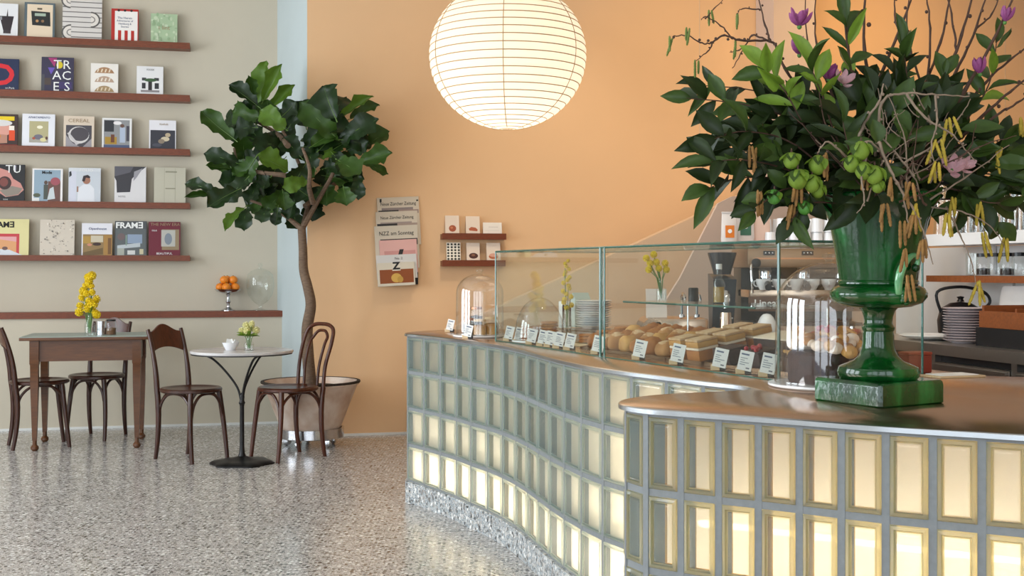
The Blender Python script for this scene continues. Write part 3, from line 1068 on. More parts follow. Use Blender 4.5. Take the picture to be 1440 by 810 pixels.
on_shelf(2, 90.5, 131, 163, 'beige magazine with a grey photo of a tilted bowl', 'd8c7b3',
         [('r', .08, .0, .92, .71, '47434a'), ('p', [(.08, .0), (.92, .0), (.92, .3), (.6, .0), (.3, .15), (.08, .4)], '9a959a'), ('e', .5, .4, .34, .27, 'cfcac8'), ('e', .53, .43, .3, .22, '4a444a'), ('p', [(.12, .45), (.18, .48), (.5, .12), (.42, .08)], 'c5c0c0')],
         [('CEREAL', .5, .85, .16, 'ink_brown', 1.15)])
on_shelf(2, 144.5, 184, 166, 'white bordered magazine with a photo of people in a workshop', 'e6e4e2',
         [('r', .06, .0, .93, .94, '8f9092'), ('r', .08, .55, .4, .92, '2b2d33'), ('r', .1, .14, .5, .38, 'a8842e'), ('e', .52, .84, .14, .06, 'e8e4e4'), ('r', .6, .2, .78, .7, 'aeb9cc'), ('e', .68, .75, .07, .06, '6b4c40'), ('r', .82, .25, .92, .75, '44404c'), ('r', .3, .2, .42, .46, '6a3a24'), ('r', .06, .0, .93, .12, '4d5878')])
on_shelf(2, 210.5, 246.5, 169, 'small magazine, white band above a dark photo of pale flowers', 'e5e2e6',
         [('r', .05, .0, .97, .66, '33333d'), ('e', .6, .36, .16, .08, 'cfc0a2'), ('e', .7, .5, .1, .07, 'bda98a'), ('e', .46, .28, .12, .08, '8a7a68'), ('e', .3, .15, .18, .06, '4a4a55')], [('Kinfolk', .55, .86, .1, 'ink_brown')])
# fourth shelf
on_shelf(3, -22, 32.5, 231, 'black magazine with a pink and grey swirling shape and pale letters', '17151a',
         [('p', [(0, .78), (.4, .9), (.62, .82), (.72, .62), (.9, .5), (.98, .32), (.85, .18), (.55, .12), (.3, .3), (.05, .42)], 'c98a80'), ('p', [(.4, .3), (.7, .42), (.95, .36), (.86, .2), (.56, .13)], '8a7f74'), ('e', .52, .5, .16, .18, '3a2320'), ('e', .5, .52, .1, .12, '7a3f38'), ('r', .74, .8, .78, .98, 'c9c4d0')],
         [('TU', .72, .87, .3, 'ink_white'), ('issue', .55, .06, .06, 'ink_white')])
on_shelf(3, 46.5, 86.5, 237, 'white bordered magazine with a pale blue photo of two people', 'e8e4e2',
         [('r', .06, .02, .93, .96, '8fa4b4'), ('r', .52, .02, .93, .62, '6b4840'), ('e', .76, .62, .16, .12, 'a0505a'), ('r', .38, .08, .52, .52, '4a4f48'), ('e', .45, .58, .06, .06, '5a4438'), ('p', [(.5, .06), (.76, .1), (.7, .46), (.58, .4)], 'c5cdd0'), ('r', .06, .02, .24, .12, 'e0e0dc'), ('e', .16, .2, .12, .06, '565c48')], [('Mode', .48, .88, .12, 'ink', 1, .001)])
on_shelf(3, 97.5, 140, 236, 'pale grey magazine with a dark-haired woman in a white sweater', 'd2d5da',
         [('r', .02, .0, .98, .9, 'c6cbd2'), ('r', .02, .0, .24, .9, 'cfd0dc'), ('p', [(.28, .0), (.82, .0), (.8, .4), (.68, .52), (.46, .52), (.3, .4)], 'dedfe4'), ('e', .56, .64, .12, .11, 'a0705a'), ('p', [(.42, .62), (.46, .77), (.6, .8), (.68, .74), (.66, .7), (.54, .72), (.5, .6)], '2e2226'), ('p', [(.02, .72), (.1, .78), (.08, .9), (.02, .88)], '2b2f33'), ('r', .26, .3, .31, .46, '9a7868')], [('FOLIO', .55, .93, .1, 'ink_white', 1.3)])
on_shelf(3, 162, 204, 234, 'white magazine with a black smear fading across its upper half', 'dad6d6',
         [('p', [(0, 1), (1, 1), (.9, .93), (.7, .8), (.55, .66), (.5, .3), (.08, .28), (.06, .6), (0, .7)], '38363c'), ('p', [(0, 1), (.6, .99), (.5, .84), (.0, .72)], '5a5860'), ('p', [(.62, .86), (.9, .96), (.7, .7), (.6, .6)], '9a979c')], [('NOTES', .24, .17, .06, 'ink_grey')])
on_shelf(3, 217.5, 260, 235.5, 'plain beige-grey magazine with faint ruled lines, beside the fig tree', 'bdb7a4',
         [('r', .32, .02, .335, .98, 'aaa48f'), ('r', .66, .02, .675, .98, 'aaa48f'), ('r', .36, .86, .72, .9, '8d8975'), ('r', .36, .4, .68, .43, '8d8975')])
# lowest shelf
on_shelf(4, -24, 38, 308, 'pale yellow magazine with a red and pink framed picture', 'd9cf95',
         [('r', .0, .0, .8, .6, 'c23a40'), ('r', .0, .1, .74, .52, 'dca0a0'), ('p', [(.0, .05), (.74, .05), (.74, .38), (.3, .46), (0, .46)], 'd79a68'), ('p', [(0, 0), (.9, 0), (.6, .16), (.2, .2), (0, .14)], 'd2d6dc'), ('e', .5, .2, .06, .05, '6a4a44'), ('e', .36, .1, .04, .05, '50586a')], [('FRAM\u018e', .42, .84, .21, 'ink', 1.0, .002)])
on_shelf(4, 57.5, 103, 309, 'cream magazine speckled with grey terrazzo flecks', 'cfc3b3', speck(70, ['8f867c', 'a59b90', 'e3d9cb', '77706a'], 11, .018))
on_shelf(4, 116, 156.5, 314, 'white titled magazine with a photo of a brown timber room', 'e2e0e6',
         [('r', .04, .0, 1, .66, '8f7348'), ('r', .04, .38, .3, .6, 'b08a3e'), ('r', .3, .42, .7, .62, 'c9bda5'), ('p', [(.04, .1), (.7, .25), (.7, .05), (.04, 0)], '6d5632'), ('e', .5, .36, .14, .05, '3c2620'), ('e', .26, .34, .08, .04, 'c9876a'), ('r', .72, .0, 1, .64, 'a67c3e'), ('r', .86, .05, .97, .55, '74502a')], [('Openhouse', .52, .83, .11, 'ink_blue')])
on_shelf(4, 162.5, 205, 311, 'dark grey magazine with heavy white title over a hazy blue room', '4a4c4e',
         [('r', .03, .0, .97, .78, '5a5f60'), ('r', .4, .36, .86, .62, '8a9ab0'), ('p', [(.08, .3), (.8, .38), (.8, .26), (.08, .2)], 'b5bcc0'), ('r', .08, .02, .3, .22, 'a3a69c'), ('r', .4, .04, .64, .16, 'd0d0cc'), ('r', .78, .05, .9, .2, 'c5bc9a'), ('e', .2, .55, .12, .1, '6d5a5a'), ('r', .34, .3, .38, .6, '7d9488')], [('FRAM\u018e', .46, .87, .23, 'ink_white', 1.05, .002)])
on_shelf(4, 210, 252.5, 312, 'dark crimson magazine with a small pale picture', '6a1128',
         [('r', .42, .18, .96, .78, '8f7a5c'), ('r', .4, .28, .84, .76, 'b5b2aa'), ('e', .62, .5, .12, .17, '7d8590')], [('THE NEW ERA', .52, .92, .12, 'ink_brown', 1.05), ('ISSUE', .18, .74, .06, 'ink_white'), ('BEAUTIFUL', .5, .07, .09, 'ink_white')], page='cfc5b8')

# ------------------------------------------------------------------ ledge: oranges on a stand, glass jar
lp = wall_px(321, 437, P_SH, 0.1)
base = Vector((lp.x, lp.y, LEDGE_Z))
s_ = base.y / F
stand = thing('footed_bowl', 'silver footed stand piled with oranges on the wooden ledge', 'bowl', base)
MB().lathe([(0, 0), (.058, 0), (.058, .006), (.04, .014), (.016, .03), (.013, .06), (.022, .075), (.013, .09), (.012, .12), (.02, .14), (0, .145)], 24).build('foot', mt['silver'], stand)
MB().lathe([(0, .142), (.05, .145), (.095, .16), (.112, .178), (.114, .18), (.108, .178), (.09, .166), (.05, .152), (0, .15)], 32).build('dish', mt['silver'], stand)
spots = [(.066 * math.cos(R(270 + 72 * k)), .066 * math.sin(R(270 + 72 * k)), .196) for k in range(5)] + [(.042 * math.cos(R(234 + 120 * k)), .042 * math.sin(R(234 + 120 * k)), .256) for k in range(3)]
olabels = ['orange in the middle of the front row on the silver stand', 'rightmost orange on the silver stand', 'right orange at the back of the silver stand', 'left orange at the back of the silver stand', 'leftmost orange on the silver stand', 'left one of the two front oranges of the upper layer', 'right one of the two front oranges of the upper layer', 'upper orange at the back of the pile']
proto = MB().ball((0, 0, 0), .0365, 16, 10, (1, 1, .94))
ome = proto.mesh('orange', mt['orange_fruit'])
stem_me = MB().lathe([(0, .0345), (.006, .0345), (.004, .038), (0, .038)], 8).mesh('stalk', mt['stem'])
for p, lb_ in zip(spots, olabels):
    o = thing('orange', lb_, 'orange', base + Vector(p), rnd.random() * 6, 'oranges on the silver stand')
    link('peel', ome, o); link('stalk', stem_me, o)
lp = wall_px(366, 437, P_SH, 0.128)
base = Vector((lp.x, lp.y, LEDGE_Z))
jar = thing('apothecary_jar', 'tall lidded footed glass jar standing on the wooden ledge', 'jar', base)
MB().lathe([(0, 0), (.06, 0), (.06, .006), (.02, .016), (.014, .035), (.02, .05), (.06, .075), (.1, .13), (.115, .2), (.112, .26), (.104, .29), (.108, .295)], 32).build('bowl', mt['glass'], jar)
MB().lathe([(.112, .296), (.1, .305), (.075, .33), (.04, .345), (.014, .352), (.012, .365), (.022, .378), (.012, .395), (0, .4)], 32).build('lid', mt['glass'], jar)

# ------------------------------------------------------------------ newspapers on the orange wall
rk = wall_px(561, 400, P_OR, 0.02)
rack = thing('newspaper_rack', 'slim dark wall rack behind the overlapping newspapers', 'rack', (rk.x, rk.y, rk.z), TH)
MB().box(-.15, -.001, 0.0, -.135, .018, .66).box(.135, -.001, 0.0, .15, .018, .66).box(-.15, .006, 0, .15, .018, .66).build('back_frame', mt['iron'], rack, smooth=False)
for k in range(6):
    MB().box(-.15, -.001, .0 + .1 * k, .15, .006, .006 + .1 * k).build('rail', mt['iron'], rack, smooth=False)
# (x0, x1, y0, y1) in the photograph, front sheet last
papers = [
    (534, 592, 277, 345, 'cfc2ae', 'topmost grey newspaper of the wall rack', [('r', .1, .72, .85, .79, '8a7c78'), ('r', .02, .66, .5, .74, '2b2726'), ('r', .5, .66, .98, .74, '9d857c')], [('Neue Zürcher Zeitung', .5, .86, .1, 'ink', .8)]),
    (532, 590, 297, 360, 'cdc0ac', 'second newspaper from the top of the wall rack', [('r', .1, .72, .85, .77, '9c8c84'), ('r', .02, .66, .5, .74, '2b2726'), ('r', .5, .66, .98, .74, 'a08c80')], [('Neue Zürcher Zeitung', .5, .86, .1, 'ink', .8)]),
    (530, 590, 317, 378, 'cbc0ad', 'third newspaper from the top with a dark photo strip', [('r', .12, .55, .98, .7, '2c2a2b'), ('e', .55, .62, .2, .06, '8a857f'), ('r', .84, .55, .95, .66, '5d564e')], [('NZZ am Sonntag', .5, .82, .13, 'ink', .88)]),
    (536, 588, 337, 384, 'dba9a0', 'pink newspaper with a black slash in the wall rack', [('r', .12, .5, .95, .68, 'c98f88'), ('p', [(.45, .42), (.56, .42), (.64, .72), (.53, .72)], '1f1b1c'), ('r', .2, .46, .9, .5, '3a2c2c')], []),
    (531, 587, 358, 392, 'cfccc8', 'white newspaper just above the lowest one on the rack', [('r', .1, .5, .9, .54, 'a9a39c')], [('No. 2', .55, .84, .14, 'ink', 1)]),
    (532, 584, 369, 402, 'd2c8b4', 'lowest newspaper with an orange-brown picture and black Z', [('r', .06, .12, .96, .72, '8a4514'), ('e', .5, .35, .14, .2, 'c9a04a'), ('e', .6, .28, .08, .14, 'b88f3c'), ('r', .4, .66, .62, .98, 'd6cdbb')], [('Z', .51, .84, .42, 'ink', 1.1, .003)]),
]
for k, (x0, x1, y0, y1, col, lab, items, texts) in enumerate(papers):
    off = 0.024 + 0.014 * k
    c = wall_px((x0 + x1) / 2, y1, P_OR, off)
    s = F / c.y
    w = (x1 - x0) / s * 1.02; h = (y1 - y0) / s
    o = thing('newspaper', lab, 'newspaper', (c.x, c.y, c.z), TH, 'newspapers in the wall rack', tilt=-0.04)
    o.rotation_euler[1] = R(-3)
    MB().box(-w / 2, -.004, 0, w / 2, .0, h).box(-w / 2, -.0105, 0.002, w / 2 - .003, -.0045, h - .004).build('folded_sheets', cmat(col), o, smooth=False)
    cover(items, w, h - .004, -.0105, 'printed_page', o)
    for tx in texts:
        lettering('lettering', tx[0], tx[2] * 0 + (tx[3] * h), o, ((tx[1] - .5) * w, -.0122, tx[2] * h), mt[tx[4]], sx=tx[5], bold=tx[6] if len(tx) > 6 else 0)

# ------------------------------------------------------------------ two little shelves with pastry cards
def little_shelf(x0, x1, y0, y1, lab):
    r = wall_px(x1, y0, P_OR, 0.09); l = wall_px(x0, y0, P_OR, 0.09)
    z0 = wall_px(x1, y1, P_OR, 0.09).z
    A, B = xy(l), xy(r)
    o = MB().prism([tuple(A), tuple(B), tuple(B + back * .09), tuple(A + back * .09)], z0, r.z).build('card_shelf', mt['wood_shelf'], smooth=False)
    tag(o, lab, 'shelf', 'card shelves')
    MB().prism([tuple(A + NW * .0005), tuple(B + NW * .0005), tuple(B - NW * .004), tuple(A - NW * .004)], r.z, r.z + .006).build('lip', mt['wood_shelf'], o, smooth=False)
    return r.z


ZA = little_shelf(622, 712, 329.5, 337, 'upper of two short red-brown shelves holding cards')
ZB = little_shelf(622, 711, 367, 374.5, 'lower of two short red-brown shelves holding cards')
dots = [('r', 0, 0, 1, 1, 'efe6d6')] + [('e', .12 + .25 * i, .1 + .16 * j, .08, .055, '2a2a20') for i in range(4) for j in range(6)]
cards = [
    (626, 646, 303, ZA, 'cream card with a round red-brown bun on the upper card shelf', 'e6d3c0', [('e', .52, .3, .26, .18, 'a5502e'), ('e', .46, .34, .1, .06, 'c9794f')]),
    (655, 675, 304, ZA, 'cream card with a red-brown croissant on the upper card shelf', 'e6d3c0', [('p', [(.2, .3), (.4, .4), (.7, .36), (.85, .24), (.8, .16), (.5, .18), (.25, .2)], 'b05a38')]),
    (679, 706, 313, ZA, 'blank white landscape card at the end of the upper card shelf', 'ebe2d6', [('r', .3, .6, .8, .64, 'c9beb2'), ('r', .12, .3, .85, .33, 'd8cec2')]),
    (628, 648, 341, ZB, 'white card covered in black dots on the lower card shelf', 'efe6d6', dots),
    (656, 675, 341.5, ZB, 'cream card with a dark brown bun on the lower card shelf', 'e6d3c0', [('e', .52, .28, .34, .16, '4f2a1e'), ('e', .5, .32, .14, .06, '8a5a40')]),
    (684, 704, 341.5, ZB, 'cream card with a pink glazed bun on the lower card shelf', 'e6d3c0', [('e', .5, .24, .34, .14, 'b8653f'), ('e', .5, .32, .3, .1, 'd9a28c')]),
]
for x0, x1, y0, z, lab, col, items in cards:
    c = wall_px((x0 + x1) / 2, 330, P_OR, 0.055)
    s = F / c.y
    yb = HZ - (z - CAM_H) * s
    magazine(lab, Vector((c.x, c.y, z + .0005)), (x1 - x0) / s, (yb - y0) / s, .004, col, items, kind='postcard', tilt=-.12, group='cards on the little shelves')
# ------------------------------------------------------------------ chairs
def arc3(a, b, c, n=10):
    """quadratic curve a -> c pulled towards b"""
    a, b, c = Vector(a), Vector(b), Vector(c)
    return [a * (1 - t) ** 2 + b * 2 * t * (1 - t) + c * t * t for t in [i / n for i in range(n + 1)]]


SEAT_Z = 0.485


def chair(label, loc, face, style, mat, back_w=.285, front_w=.30, depth=.37, back_h=.90):
    """local +x is the way the chair faces"""
    o = thing('bentwood_chair', label, 'chair', loc, face, 'bentwood cafe chairs')
    m = mt[mat]
    r = .205
    MB().lathe([(0, SEAT_Z - .03), (r - .012, SEAT_Z - .03), (r, SEAT_Z - .022), (r, SEAT_Z - .008), (r - .01, SEAT_Z), (r - .032, SEAT_Z - .001), (r - .04, SEAT_Z - .006), (.08, SEAT_Z - .01), (0, SEAT_Z - .011)], 36).build('seat', m, o)
    xf, xb = depth / 2, -depth / 2
    for sy in (-1, 1):
        top = (xf - .05, sy * (front_w / 2 - .03), SEAT_Z - .025)
        MB().tube(arc3(top, (xf - .03, sy * front_w / 2, .25), (xf + .0, sy * front_w / 2, 0), 8), [.019, .0185, .018, .0175, .017, .0165, .0155, .0145, .0135], 10).build('leg', m, o)
    for sy in (-1, 1):
        yb = sy * back_w / 2
        pts = arc3((xb - .01, yb, 0), (xb + .045, yb, .25), (xb + .005, yb, SEAT_Z - .01), 8)
        if style == 'panel':
            up = arc3((xb + .005, yb, SEAT_Z - .01), (xb - .005, yb * 1.02, .68), (xb - .085, yb * 1.03, back_h - .03), 9)[1:]
            k = len(pts) + len(up)
            MB().tube(pts + up, [.0135 + .006 * math.sin(PI * min(1, i / (k - 4))) for i in range(k)], 10).build('leg', m, o)
        else:
            MB().tube(pts, [.0135, .015, .016, .017, .018, .0185, .0185, .0185, .0185], 10).build('leg', m, o)
    # bent braces below the seat, one between each pair of legs
    L = [(xf - .03, -front_w / 2 + .02), (xf - .03, front_w / 2 - .02), (xb + .02, back_w / 2 - .005), (xb + .02, -back_w / 2 + .005)]
    for i in range(4):
        a = L[i]; b = L[(i + 1) % 4]
        mx_ = ((a[0] + b[0]) / 2, (a[1] + b[1]) / 2)
        p = catmull([(a[0], a[1], SEAT_Z - .19), (a[0] * .93 + b[0] * .07, a[1] * .93 + b[1] * .07, SEAT_Z - .11), (a[0] * .75 + b[0] * .25, a[1] * .75 + b[1] * .25, SEAT_Z - .05), (mx_[0], mx_[1], SEAT_Z - .036),
                     (a[0] * .25 + b[0] * .75, a[1] * .25 + b[1] * .75, SEAT_Z - .05), (a[0] * .07 + b[0] * .93, a[1] * .07 + b[1] * .93, SEAT_Z - .11), (b[0], b[1], SEAT_Z - .19)], 4)
        MB().tube(p, .0095, 8).build('brace', m, o)
    if style == 'panel':
        # curved crest board with an arched top and arched underside
        mb = MB()
        n = 14
        vs = []
        for i in range(n + 1):
            u = -1 + 2 * i / n
            y = u * (back_w / 2 * 1.02)
            bow = -.022 * (1 - u * u)
            e = abs(u)
            zt = back_h - .045 + .05 * (math.cos(PI * min(1, e * 1.15)) * .5 + .5)
            zb_ = back_h - .185 + .035 * (1 - e ** 2)
            for z, th in ((zb_, 0), (zt, 0)):
                lean = -.09 * ((z - .55) / .35)
                vs.append((xb + lean + bow + .008, y, z)); vs.append((xb + lean + bow - .006, y, z))
        fs = []
        for i in range(n):
            a = i * 4; b = a + 4
            fs += [(a, b, b + 2, a + 2), (a + 1, a + 3, b + 3, b + 1), (a, a + 1, b + 1, b), (a + 2, b + 2, b + 3, a + 3)]
        fs += [(0, 2, 3, 1), (n * 4, n * 4 + 1, n * 4 + 3, n * 4 + 2)]
        mb.add(vs, fs).build('backrest', mt['chair_red'], o, label='red-brown veneered crest board')
    else:
        def loop(hw, top, lean0=0.0, r_=.0125, zb0=SEAT_Z - .01, flare=1.0):
            P = [(xb + .005, -hw, zb0), (xb - .01, -hw * 1.02 * flare, .62), (xb - .05, -hw * 1.1 * flare, .76), (xb - .082, -hw * 1.0 * flare, top - .045), (xb - .095, -hw * .6, top - .008), (xb - .098, 0, top),
                 (xb - .095, hw * .6, top - .008), (xb - .082, hw * 1.0 * flare, top - .045), (xb - .05, hw * 1.1 * flare, .76), (xb - .01, hw * 1.02 * flare, .62), (xb + .005, hw, zb0)]
            return catmull(P, 6)
        MB().tube(loop(back_w / 2, back_h), .0135, 10).build('backrest', m, o)
        MB().tube(loop(back_w / 2 * .52, back_h - .045, flare=1.04), .0105, 10).build('inner_loop', m, o)
    return o


def ang(dx, dy):
    return math.atan2(dy, dx)


chair('dark bentwood chair at the left edge, partly cut off, left of the oak table', (-3.42, 8.752, 0), ang(.30, .16), 'panel', 'chair')
chair('dark bentwood chair between the oak table and the grey wall', (-3.16, 9.20, 0), ang(-.12, -1), 'panel', 'chair')
chair('bentwood chair with solid crest board, left of the round marble table', (-2.165, 8.155, 0), ang(.34, -.24), 'panel', 'chair', back_w=.27, depth=.38)
chair('bentwood chair with two looped back hoops in front of the fig pot', (-1.525, 8.23, 0), ang(-.245, -.255), 'loop', 'chair_red', back_w=.29, front_w=.31, depth=.385)

# ------------------------------------------------------------------ oak table
TB = Vector((-3.082, 8.83, 0))
tb = thing('wooden_table', 'old oak table with tapered legs and a grey-green top by the wall', 'table', TB, TH)
TW, TD, TZ = .88, .60, .805
MB().box(-TW / 2, -TD / 2, TZ - .026, TW / 2, TD / 2, TZ - .004, .004).build('tabletop', mt['table_wood'], tb)
MB().box(-TW / 2 + .004, -TD / 2 + .004, TZ - .005, TW / 2 - .004, TD / 2 - .004, TZ).build('top_sheet', mt['table_top'], tb, smooth=False, label='grey-green writing surface')
lx, ly = .345, .236
for nm, b4 in (('apron', (-lx, -ly - .012, lx, -ly + .008)), ('apron', (-lx, ly - .008, lx, ly + .012)), ('apron', (-lx - .012, -ly, -lx + .008, ly)), ('apron', (lx - .008, -ly, lx + .012, ly))):
    MB().box(b4[0], b4[1], TZ - .175, b4[2], b4[3], TZ - .026).build(nm, mt['table_wood'], tb, smooth=False)
for sx in (-1, 1):
    for sy in (-1, 1):
        mb = MB()
        def sq(z, h):
            return [(sx * lx - h, sy * ly - h, z), (sx * lx + h, sy * ly - h, z), (sx * lx + h, sy * ly + h, z), (sx * lx - h, sy * ly + h, z)]
        hs = [(TZ - .026, .031), (TZ - .19, .031), (TZ - .2, .027), (TZ - .36, .026), (.075, .015)]
        vs = sum([sq(z, h) for z, h in hs], [])
        fs = [(0, 1, 2, 3)]
        for i in range(len(hs) - 1):
            for j in range(4):
                fs.append((i * 4 + j, i * 4 + (j + 1) % 4, i * 4 + 4 + (j + 1) % 4, i * 4 + 4 + j))
        mb.add(vs, fs)
        mb.lathe([(0, 0), (.016, 0), (.028, .015), (.027, .03), (.015, .045), (.015, .08)], 14, sx * lx, sy * ly)
        mb.build('leg', mt['table_wood'], tb, angle=30)


def bottle_vase(label, base, h, r, flowers, name='flower_vase'):
    v = thing(name, label, 'vase', base)
    MB().lathe([(0, 0), (r, 0), (r * 1.02, .01), (r, h * .5), (r * .6, h * .72), (r * .5, h * .8), (r * .55, h)], 20).build('bottle', mt['glass'], v)
    MB().lathe([(0, .004), (r * .93, .004), (r * .93, h * .45), (0, h * .45)], 16).build('water', mt['glass'], v)
    for a, zz, (bx, by, bz) in flowers:
        pass
    return v


q = random.Random(21)


def pom_mesh(r, n, name, mat):
    """ball of small petals"""
    mb = MB()
    for i in range(n):
        z = 1 - 2 * (i + .5) / n
        ph = i * 2.399963
        s = math.sqrt(1 - z * z)
        d = Vector((s * math.cos(ph), s * math.sin(ph), z))
        t = d.orthogonal().normalized(); b2 = d.cross(t)
        c = d * r * .55
        mb.add([c - t * r * .3, c + b2 * r * .22 + d * r * .4, c + t * r * .3, d * r + t * 0, c - b2 * r * .22 + d * r * .4], [(0, 1, 3, 4), (1, 2, 4, 3)])
    mb.ball((0, 0, 0), r * .62, 8, 6)
    return mb.mesh(name, mat, smooth=True, angle=60)


pom_y = pom_mesh(.024, 40, 'blossom', mt['yellow_flower'])
pom_p = pom_mesh(.026, 30, 'blossom', mt['pale_yellow'])
leaf_small = MB().add([(0, 0, 0), (-.3, .35, .06), (0, .4, 0), (.3, .35, .06), (-.25, .75, .04), (0, .8, -.02), (.25, .75, .04), (0, 1, -.08)],
                      [(0, 2, 1), (0, 3, 2), (1, 2, 5, 4), (2, 3, 6, 5), (4, 5, 7), (5, 6, 7)]).mesh('leaf', mt['leaf_light'])

# yellow blooms in a bottle on the oak table
def table_pt(x, y, z):
    d = (CAM_H - z) * F / (y - HZ)
    return Vector(((x - 720) / F * d, d, z))


vb = table_pt(122, 472.5, TZ) + Vector((0, .06, 0))
v = bottle_vase('small glass bottle of bright yellow blooms on the oak table', vb, .155, .036, [])
fl = [(-.07, .0, .215), (-.06, .01, .27), (-.045, 0, .32), (-.01, -.01, .2), (.03, -.02, .225), (.035, .0, .17), (-.03, .01, .36), (-.005, 0, .395), (.01, 0, .355), (.02, -.01, .31), (-.015, -.02, .3), (.012, .01, .43), (-.02, .02, .42), (.0, -.015, .25), (.045, .01, .26), (-.075, 0, .17), (.05, 0, .15)]
for x, y, z in fl:
    MB().tube([(x * .1, y * .1, .02), (x * .4, y * .4, .14), (x, y, z)], .0022, 5).build('stem', mt['stem'], v)
    k = 1.6 if z in (.225, .2) else 1.05 + .4 * q.random()
    link('blossom', pom_y, v, Matrix.Translation((x, y, z)) @ Euler((q.random() * 3, q.random() * 3, 0)).to_matrix().to_4x4() @ Matrix.Scale(k, 4))
for i in range(5):
    a = q.random() * 6
    link('leaf', leaf_small, v, frame_from((0, 0, .15), (.07 * math.cos(a), .07 * math.sin(a), .2 + .05 * q.random()), .03, (0, 0, 1)))
t1 = table_pt(139, 471.5, TZ) + Vector((0, .05, 0))
tin = thing('tin_canister', 'small grey metal tin beside the yellow flowers on the oak table', 'tin', t1)
MB().lathe([(0, 0), (.036, 0), (.036, .088), (0, .088)], 24).build('body', mt['silver'], tin)
MB().lathe([(.0, .088), (.037, .088), (.037, .1), (0, .1)], 24).build('lid', mt['silver'], tin)
t2 = table_pt(153, 471.5, TZ) + Vector((0, .05, 0))
sj = thing('sugar_jar', 'little glass jar with brown sugar beside the metal tin', 'jar', t2)
MB().lathe([(0, 0), (.036, 0), (.038, .01), (.038, .085), (.03, .1)], 24).build('glass_body', mt['glass'], sj)
MB().lathe([(0, .004), (.034, .004), (.034, .05), (0, .055)], 20).build('sugar', M('brown_sugar', '6a4a30', .9), sj)
MB().lathe([(0, .1), (.032, .1), (.032, .112), (0, .114)], 20).build('lid', mt['iron'], sj)

# ------------------------------------------------------------------ round marble table
RT = Vector((-1.78, 7.97, 0))
rt = thing('cafe_table', 'round pale marble cafe table on a slim dark iron pedestal', 'table', RT)
RZT = .748
MB().lathe([(0, RZT - .022), (.322, RZT - .022), (.333, RZT - .016), (.335, RZT - .006), (.33, RZT), (0, RZT)], 56).build('tabletop', mt['marble'], rt)
MB().lathe([(.32, RZT - .026), (.328, RZT - .026), (.328, RZT - .021), (.32, RZT - .021)], 48).build('rim_band', mt['iron'], rt)
mb = MB()
n = 48
vs = [(0, 0, .055)]
rings = [(.03, .05), (.06, .035), (.12, .026), (.185, .018), (.2, .008), (.2, 0)]
for r, z in rings:
    for i in range(n):
        a = 2 * PI * i / n
        lob = 1 + .07 * math.cos(6 * a) * (r / .2) ** 2
        vs.append((r * lob * math.cos(a), r * lob * math.sin(a), z))
fs = [(0, 1 + i, 1 + (i + 1) % n) for i in range(n)]
for k in range(len(rings) - 1):
    for i in range(n):
        fs.append((1 + k * n + i, 1 + (k + 1) * n + i, 1 + (k + 1) * n + (i + 1) % n, 1 + k * n + (i + 1) % n))
fs.append(tuple(1 + (len(rings) - 1) * n + i for i in range(n)))
mb.add(vs, fs).build('base', mt['iron'], rt)
MB().lathe([(.028, .045), (.019, .07), (.0155, .12), (.0145, .38), (.017, .39), (.022, .4), (.017, .41), (.015, .42), (.017, .44), (.012, .46), (0, .47)], 16).build('pedestal', mt['iron'], rt)
for k in range(3):
    a = R(180 + 120 * k + 4)
    c, s = math.cos(a), math.sin(a)
    P = catmull([(c * .008, s * .008, .42), (c * .03, s * .03, .5), (c * .1, s * .1, .6), (c * .19, s * .19, .69), (c * .27, s * .27, .722), (c * .3, s * .3, .724)], 5)
    MB().tube(P, .0075, 8).build('arm', mt['iron'], rt)
cp = table_pt(326, 494, RZT) ; cp = RT + Vector((-.075, .0, RZT))
cup = thing('sugar_bowl', 'small white china bowl with sugar sachets on the marble table', 'bowl', cp)
MB().lathe([(0, 0), (.03, 0), (.034, .004), (.048, .03), (.056, .05), (.054, .05), (.045, .03), (.03, .008), (0, .007)], 24).build('bowl', mt['china'], cup)
for k, (x, y, r) in enumerate(((-.015, 0, .2), (.01, .01, -.3), (.02, -.012, .5))):
    MB().box(-.02, -.002, 0, .02, .002, .05, mtx=Matrix.Translation((x, y, .022)) @ Matrix.Rotation(r, 4, 'Y') @ Matrix.Rotation(r * 2, 4, 'Z')).build('sachet', mt['white_card'], cup, smooth=False)
vp = RT + Vector((.05, -.02, RZT))
v2 = bottle_vase('little glass vase with pale yellow roses on the marble table', vp, .085, .034, [])
for x, y, z in ((-.02, 0, .165), (.02, -.01, .175), (-.05, .01, .13), (.045, .01, .13), (.005, .02, .15), (-.01, -.02, .13)):
    MB().tube([(x * .1, y * .1, .012), (x * .4, y * .4, .08), (x, y, z)], .0024, 5).build('stem', mt['stem'], v2)
    link('blossom', pom_p, v2, Matrix.Translation((x, y, z)) @ Matrix.Scale(.85 + .3 * q.random(), 4))
for i in range(9):
    a = q.random() * 6
    link('leaf', leaf_small, v2, frame_from((0, 0, .09), (.085 * math.cos(a), .06 * math.sin(a), .09 + .06 * q.random()), .045, (0, -.4, 1)))

